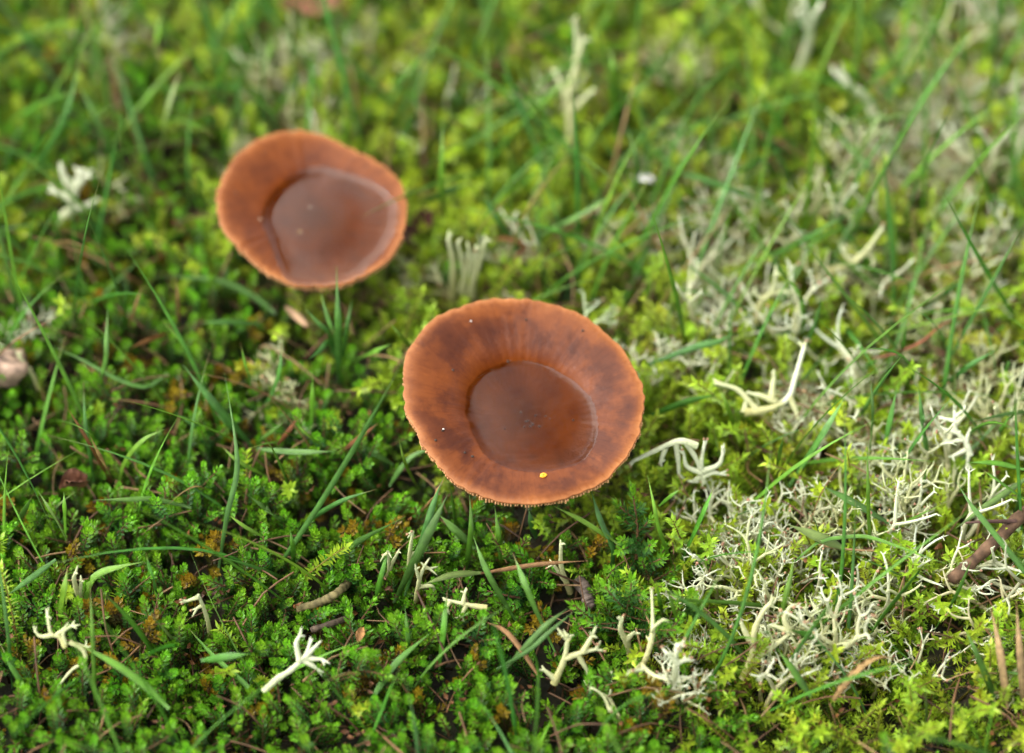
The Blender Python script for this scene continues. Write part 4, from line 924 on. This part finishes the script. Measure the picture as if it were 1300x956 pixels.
# twig, chips, dead leaves --------------------------------------------------
def rough_tube(name, px, zs, r, c, label, cat, seed, k=12, flat=1.0):
    r_ = np.random.default_rng(seed); mb = MB(); pts = spline([P(u, v, z) for (u, v), z in zip(px, zs)], 26); org = pts[0].copy()
    rad = r * (1 + .06 * np.interp(np.arange(26), np.arange(0, 26, 3), r_.normal(0, 1, 9)))
    tube(mb, pts - org, rad, np.array([np.asarray(c) * r_.uniform(.6, 1.5) for _ in range(26)]), k)
    V, T, C = mb.arr(); V = V + r_.normal(0, r * .09, V.shape); o = obj(name, mesh_np(name, V, T, C, M_WOODY), None, org); tag(o, label, cat); return o
tw = rough_tube('charred_twig', [(1330, 632), (1300, 652), (1266, 685), (1238, 710), (1208, 736)], [.006, .006, .006, .005, .003], .0013, (.085, .045, .028), 'charred brown twig poking in across the lichens', 'twig', 3)
o2 = MB(); q = [P(1290, 662, .007), P(1250, 662, .009), P(1226, 664, .008)]; tube(o2, spline(q, 8) - P(1330, 632, .006), np.linspace(.0005, .0002, 8), np.array([.07, .035, .03]), 6); obj('side_twig', o2.mesh('side_twig', M_WOODY), tw)
rough_tube('mossy_stick', [(378, 773), (405, 765), (425, 755), (442, 740)], [-.001, .001, .002, -.002], .0008, (.10, .085, .035), 'short mossy stick end lying in the heather', 'stick', 5)
rough_tube('mossy_stick', [(395, 800), (420, 792), (440, 786)], [-.001, .000, -.002], .0006, (.06, .045, .03), 'dark broken stick below the mossy stick end', 'stick', 6)
rough_tube('mossy_stick', [(735, 738), (745, 752), (750, 770)], [-.004, -.003, -.004], .0014, (.09, .07, .055), 'stubby grey stick in the hollow before the leafy sprig', 'stick', 7)
def chip(px, z, size, c, label, cat, name, seed, rough=.14):
    """lumpy closed chunk"""
    r_ = np.random.default_rng(seed); n, m = 18, 10; V = []; C = []
    lob = [(r_.normal(0, rough, 1)[0], r_.normal(0, 3, 3)) for _ in range(8)]
    for j in range(m + 1):
        for i in range(n):
            a = i / n * 2 * math.pi; b = j / m * math.pi; d = np.array([math.sin(b) * math.cos(a), math.sin(b) * math.sin(a), math.cos(b)])
            d2 = np.sign(d) * np.abs(d) ** .7; f = 1 + sum(w * math.sin(k @ d + 1) for w, k in lob) + r_.normal(0, .03)
            V.append(d2 * f * np.array(size)); C.append(np.asarray(c) * r_.uniform(.65, 1.4))
    T = []
    for j in range(m):
        for i in range(n):
            p, q_ = j * n + i, j * n + (i + 1) % n; T += [[p, p + n, q_ + n], [p, q_ + n, q_]]
    o = obj(name, mesh_np(name, V, T, C, M_DEBRIS), None, P(*px, z)); o.rotation_euler = (r_.normal(0, .2), r_.normal(0, .2), r_.uniform(0, 6.28) if size[0] == size[1] else r_.normal(0, .3)); tag(o, label, cat); return o
chip((5, 466), .001, (.0042, .0036, .0026), (.27, .19, .13), 'grey-brown bark chip half buried in the moss', 'bark', 'bark_chip', 11)
def dead_leaf(px, z, L, W, c, label, seed, rz, curl=.35):
    r_ = np.random.default_rng(seed); n, m = 16, 8; V = []; C = []; T = []
    for side in (0, 1):
        for i in range(n + 1):
            f = i / n; w_ = W * math.sin(math.pi * min(.98, .06 + .9 * f)) ** .7 * (1 + r_.normal(0, .05))
            for j in range(m + 1):
                g = j / m * 2 - 1
                V.append([L * (f - .5), w_ * g / 2, curl * W * g * g * .8 + .10 * L * math.sin(f * 4 + seed) + r_.normal(0, .00008) - side * .00025]); C.append(np.asarray(c) * r_.uniform(.7, 1.3))
    K = (n + 1) * (m + 1)
    for i in range(n):
        for j in range(m):
            p = i * (m + 1) + j
            T += [[p, p + m + 1, p + m + 2], [p, p + m + 2, p + 1], [K + p, K + p + m + 2, K + p + m + 1], [K + p, K + p + 1, K + p + m + 2]]
    edge = [i * (m + 1) for i in range(n + 1)]; edge2 = [i * (m + 1) + m for i in range(n + 1)]
    for e in (edge, edge2):
        for p, q_ in zip(e[:-1], e[1:]): T += [[p, q_, K + q_], [p, K + q_, K + p]]
    o = obj('dead_leaf', mesh_np('dead_leaf', V, T, C, M_DEBRIS), None, P(*px, z)); o.rotation_euler = (r_.normal(0, .25), r_.normal(0, .25), rz); tag(o, label, 'dead leaf'); return o
dead_leaf((398, 8), .004, .015, .007, (.24, .10, .06), 'reddish-brown dead leaf lying in the far grass', 21, .2)
dead_leaf((533, 285), -.001, .006, .0045, (.12, .055, .035), 'small curled dark dead leaf beside the smaller mushroom', 22, 1.2, .8)
dead_leaf((520, 305), -.003, .006, .004, (.09, .04, .03), 'blackish leaf scrap under the smaller mushroom edge', 23, 2.2, .8)
dead_leaf((1258, 178), .002, .007, .005, (.17, .075, .05), 'brown leaf scrap beside the far lichens', 24, .9, .6)
dead_leaf((92, 618), .000, .006, .004, (.17, .065, .04), 'russet withered leaf cluster under the rusty stems', 25, .5, .9)
dead_leaf((457, 806), .002, .0048, .0017, (.28, .12, .05), 'small reddish-brown bud scale in the heather', 26, 1.4, .3)
dead_leaf((377, 402), .002, .0065, .0016, (.42, .28, .16), 'tan splinter lying beside the grass tuft', 27, -.8, .3)
dead_leaf((830, 170), -.002, .007, .004, (.12, .06, .045), 'dark leaf scrap under the far grass clump', 28, -.6, .5)
chip((818, 226), .006, (.0019, .0008, .0004), (.42, .42, .38), 'small white flake caught in the grass', 'flake', 'white_flake', 12, .2)

# specks on the caps --------------------------------------------------------
def speck(surf, px, r, c, label, group, name, seed, lift=0.0):
    p = surf(*px)
    if p is None: return
    r_ = np.random.default_rng(seed); mb = MB(); V = []; n, m = 7, 4
    for j in range(m + 1):
        for i in range(n):
            a = i / n * 6.283; b = j / m * math.pi; V.append(np.array([math.sin(b) * math.cos(a) * r_.uniform(.8, 1.5), math.sin(b) * math.sin(a), math.cos(b) * .6]) * r * r_.uniform(.85, 1.15))
    T = []
    for j in range(m):
        for i in range(n):
            a, b = j * n + i, j * n + (i + 1) % n; T += [[a, a + n, b + n], [a, b + n, b]]
    mb.add(V, T, np.asarray(c)); o = obj(name, mb.mesh(name, M_DEBRIS), None, p + np.array([0, 0, r * .25 + lift])); o.rotation_euler = (0, 0, r_.uniform(0, 6)); tag(o, label, 'speck', group)
speck(surfF, (690, 604), .00065, (.85, .36, .03), 'orange-yellow egg-like speck on the larger cap margin', None, 'orange_speck', 1)
for i, q in enumerate([(598, 408), (563, 545)]): speck(surfF, q, .00018, (.7, .68, .62), 'tiny white grit grain on the larger cap', 'white grit on the larger cap', 'grit_grain', 30 + i)
for i, q in enumerate([(553, 559), (562, 547), (668, 406), (645, 459), (590, 575), (740, 420), (600, 580), (575, 470)]): speck(surfF, q, .00028, (.04, .022, .014), 'tiny dark soil grain on the larger cap slope', 'dark grains on the larger cap slope', 'soil_grain', 50 + i)
for i in range(13): speck(surfF, (672 + rng.normal(0, 17), 533 + rng.normal(0, 8)), rng.uniform(.00014, .0003), (.04, .02, .012), 'dark soil grain sunk in the water of the larger cap', 'dark grains in the larger bowl', 'soil_grain', 70 + i)
for i, q in enumerate([(394, 267), (331, 282)]): speck(surfB, q, .0002, (.5, .42, .3), 'tiny pale grit grain on the smaller cap', 'pale grit on the smaller cap', 'grit_grain', 90 + i, .001)
speck(surfB, (381, 299), .00038, (.36, .24, .09), 'tan plant fleck in the water of the smaller cap', None, 'plant_fleck', 95, .001)
for i, q in enumerate([(410, 321), (487, 216), (465, 212), (300, 245), (335, 195)]): speck(surfB, q, .00028, (.06, .03, .02), 'tiny dark soil grain near the smaller cap margin', 'dark grains on the smaller cap', 'soil_grain', 100 + i)

# ------------------------------------------------------------------ out-of-view trunk and crown, added to darken the sky mirrored in the caps' water
def mirror_dir(az, el): return np.array([math.sin(az) * math.cos(el), math.cos(az) * math.cos(el), math.sin(el)])
def unseen_tree():
    r_ = np.random.default_rng(77); base = np.array([3.4, 5.6, SOIL - .05]); tk, cw = MB(), MB()
    tp = spline([base, base + [0, .1, 4], base + [-.2, 0, 8], base + [-.1, .1, 12.5]], 14)
    tube(tk, tp - base, np.linspace(.24, .04, 14), np.array([.09, .06, .045]), 12)
    lobes = [(mirror_dir(R(a), R(e)) * d, rad) for a, e, d, rad in ((12, 61, 8, .9), (14, 52, 7.4, .8), (22, 56, 7.2, 1.0), (24, 46, 7.0, .9), (34, 60, 7.6, 1.0), (40, 50, 7.2, 1.0), (30, 66, 8.5, 1.0), (44, 58, 8.2, .9))]
    lobes += [(nrm(ray(u, v) * np.array([1, 1, -1])) * d, rad) for u, v, d, rad in ((903, 750, 7.4, .66), (512, 372, 7.0, .27))]  # two lobes set along mirrored view rays to darken each cap's pool
    for c, rad in lobes:
        t = min(range(3, 13), key=lambda i: abs(tp[i][2] + 1.0 - c[2])); a = tp[t]
        tube(tk, spline([a, (a + c) / 2 + [0, 0, .25], c], 7) - base, np.linspace(.07, .015, 7), np.array([.09, .06, .045]), 6)
        n = int(2600 * max(.35, rad)); p = r_.normal(0, 1, (n, 3)); p = p / np.linalg.norm(p, axis=1)[:, None] * (r_.random(n) ** .45)[:, None] * rad * r_.uniform(.85, 1.1, (n, 1))
        for q in p: leaf(cw, c + q * np.array([1, 1, .9]) - base, r_.normal(0, 1, 3), np.array([.1, .2, 1.0]), .10, .05, np.array([.03, .07, .02]), np.array([.05, .11, .03]))
    o = empty('unseen_tree', base); obj('trunk', tk.mesh('trunk', M_WOODY), o); obj('crown', cw.mesh('crown', M_HEATH), o)
    tag(o, 'unseen trunk and leafy crown, added to darken the sky mirrored in the cap water', 'unseen_tree')
unseen_tree()
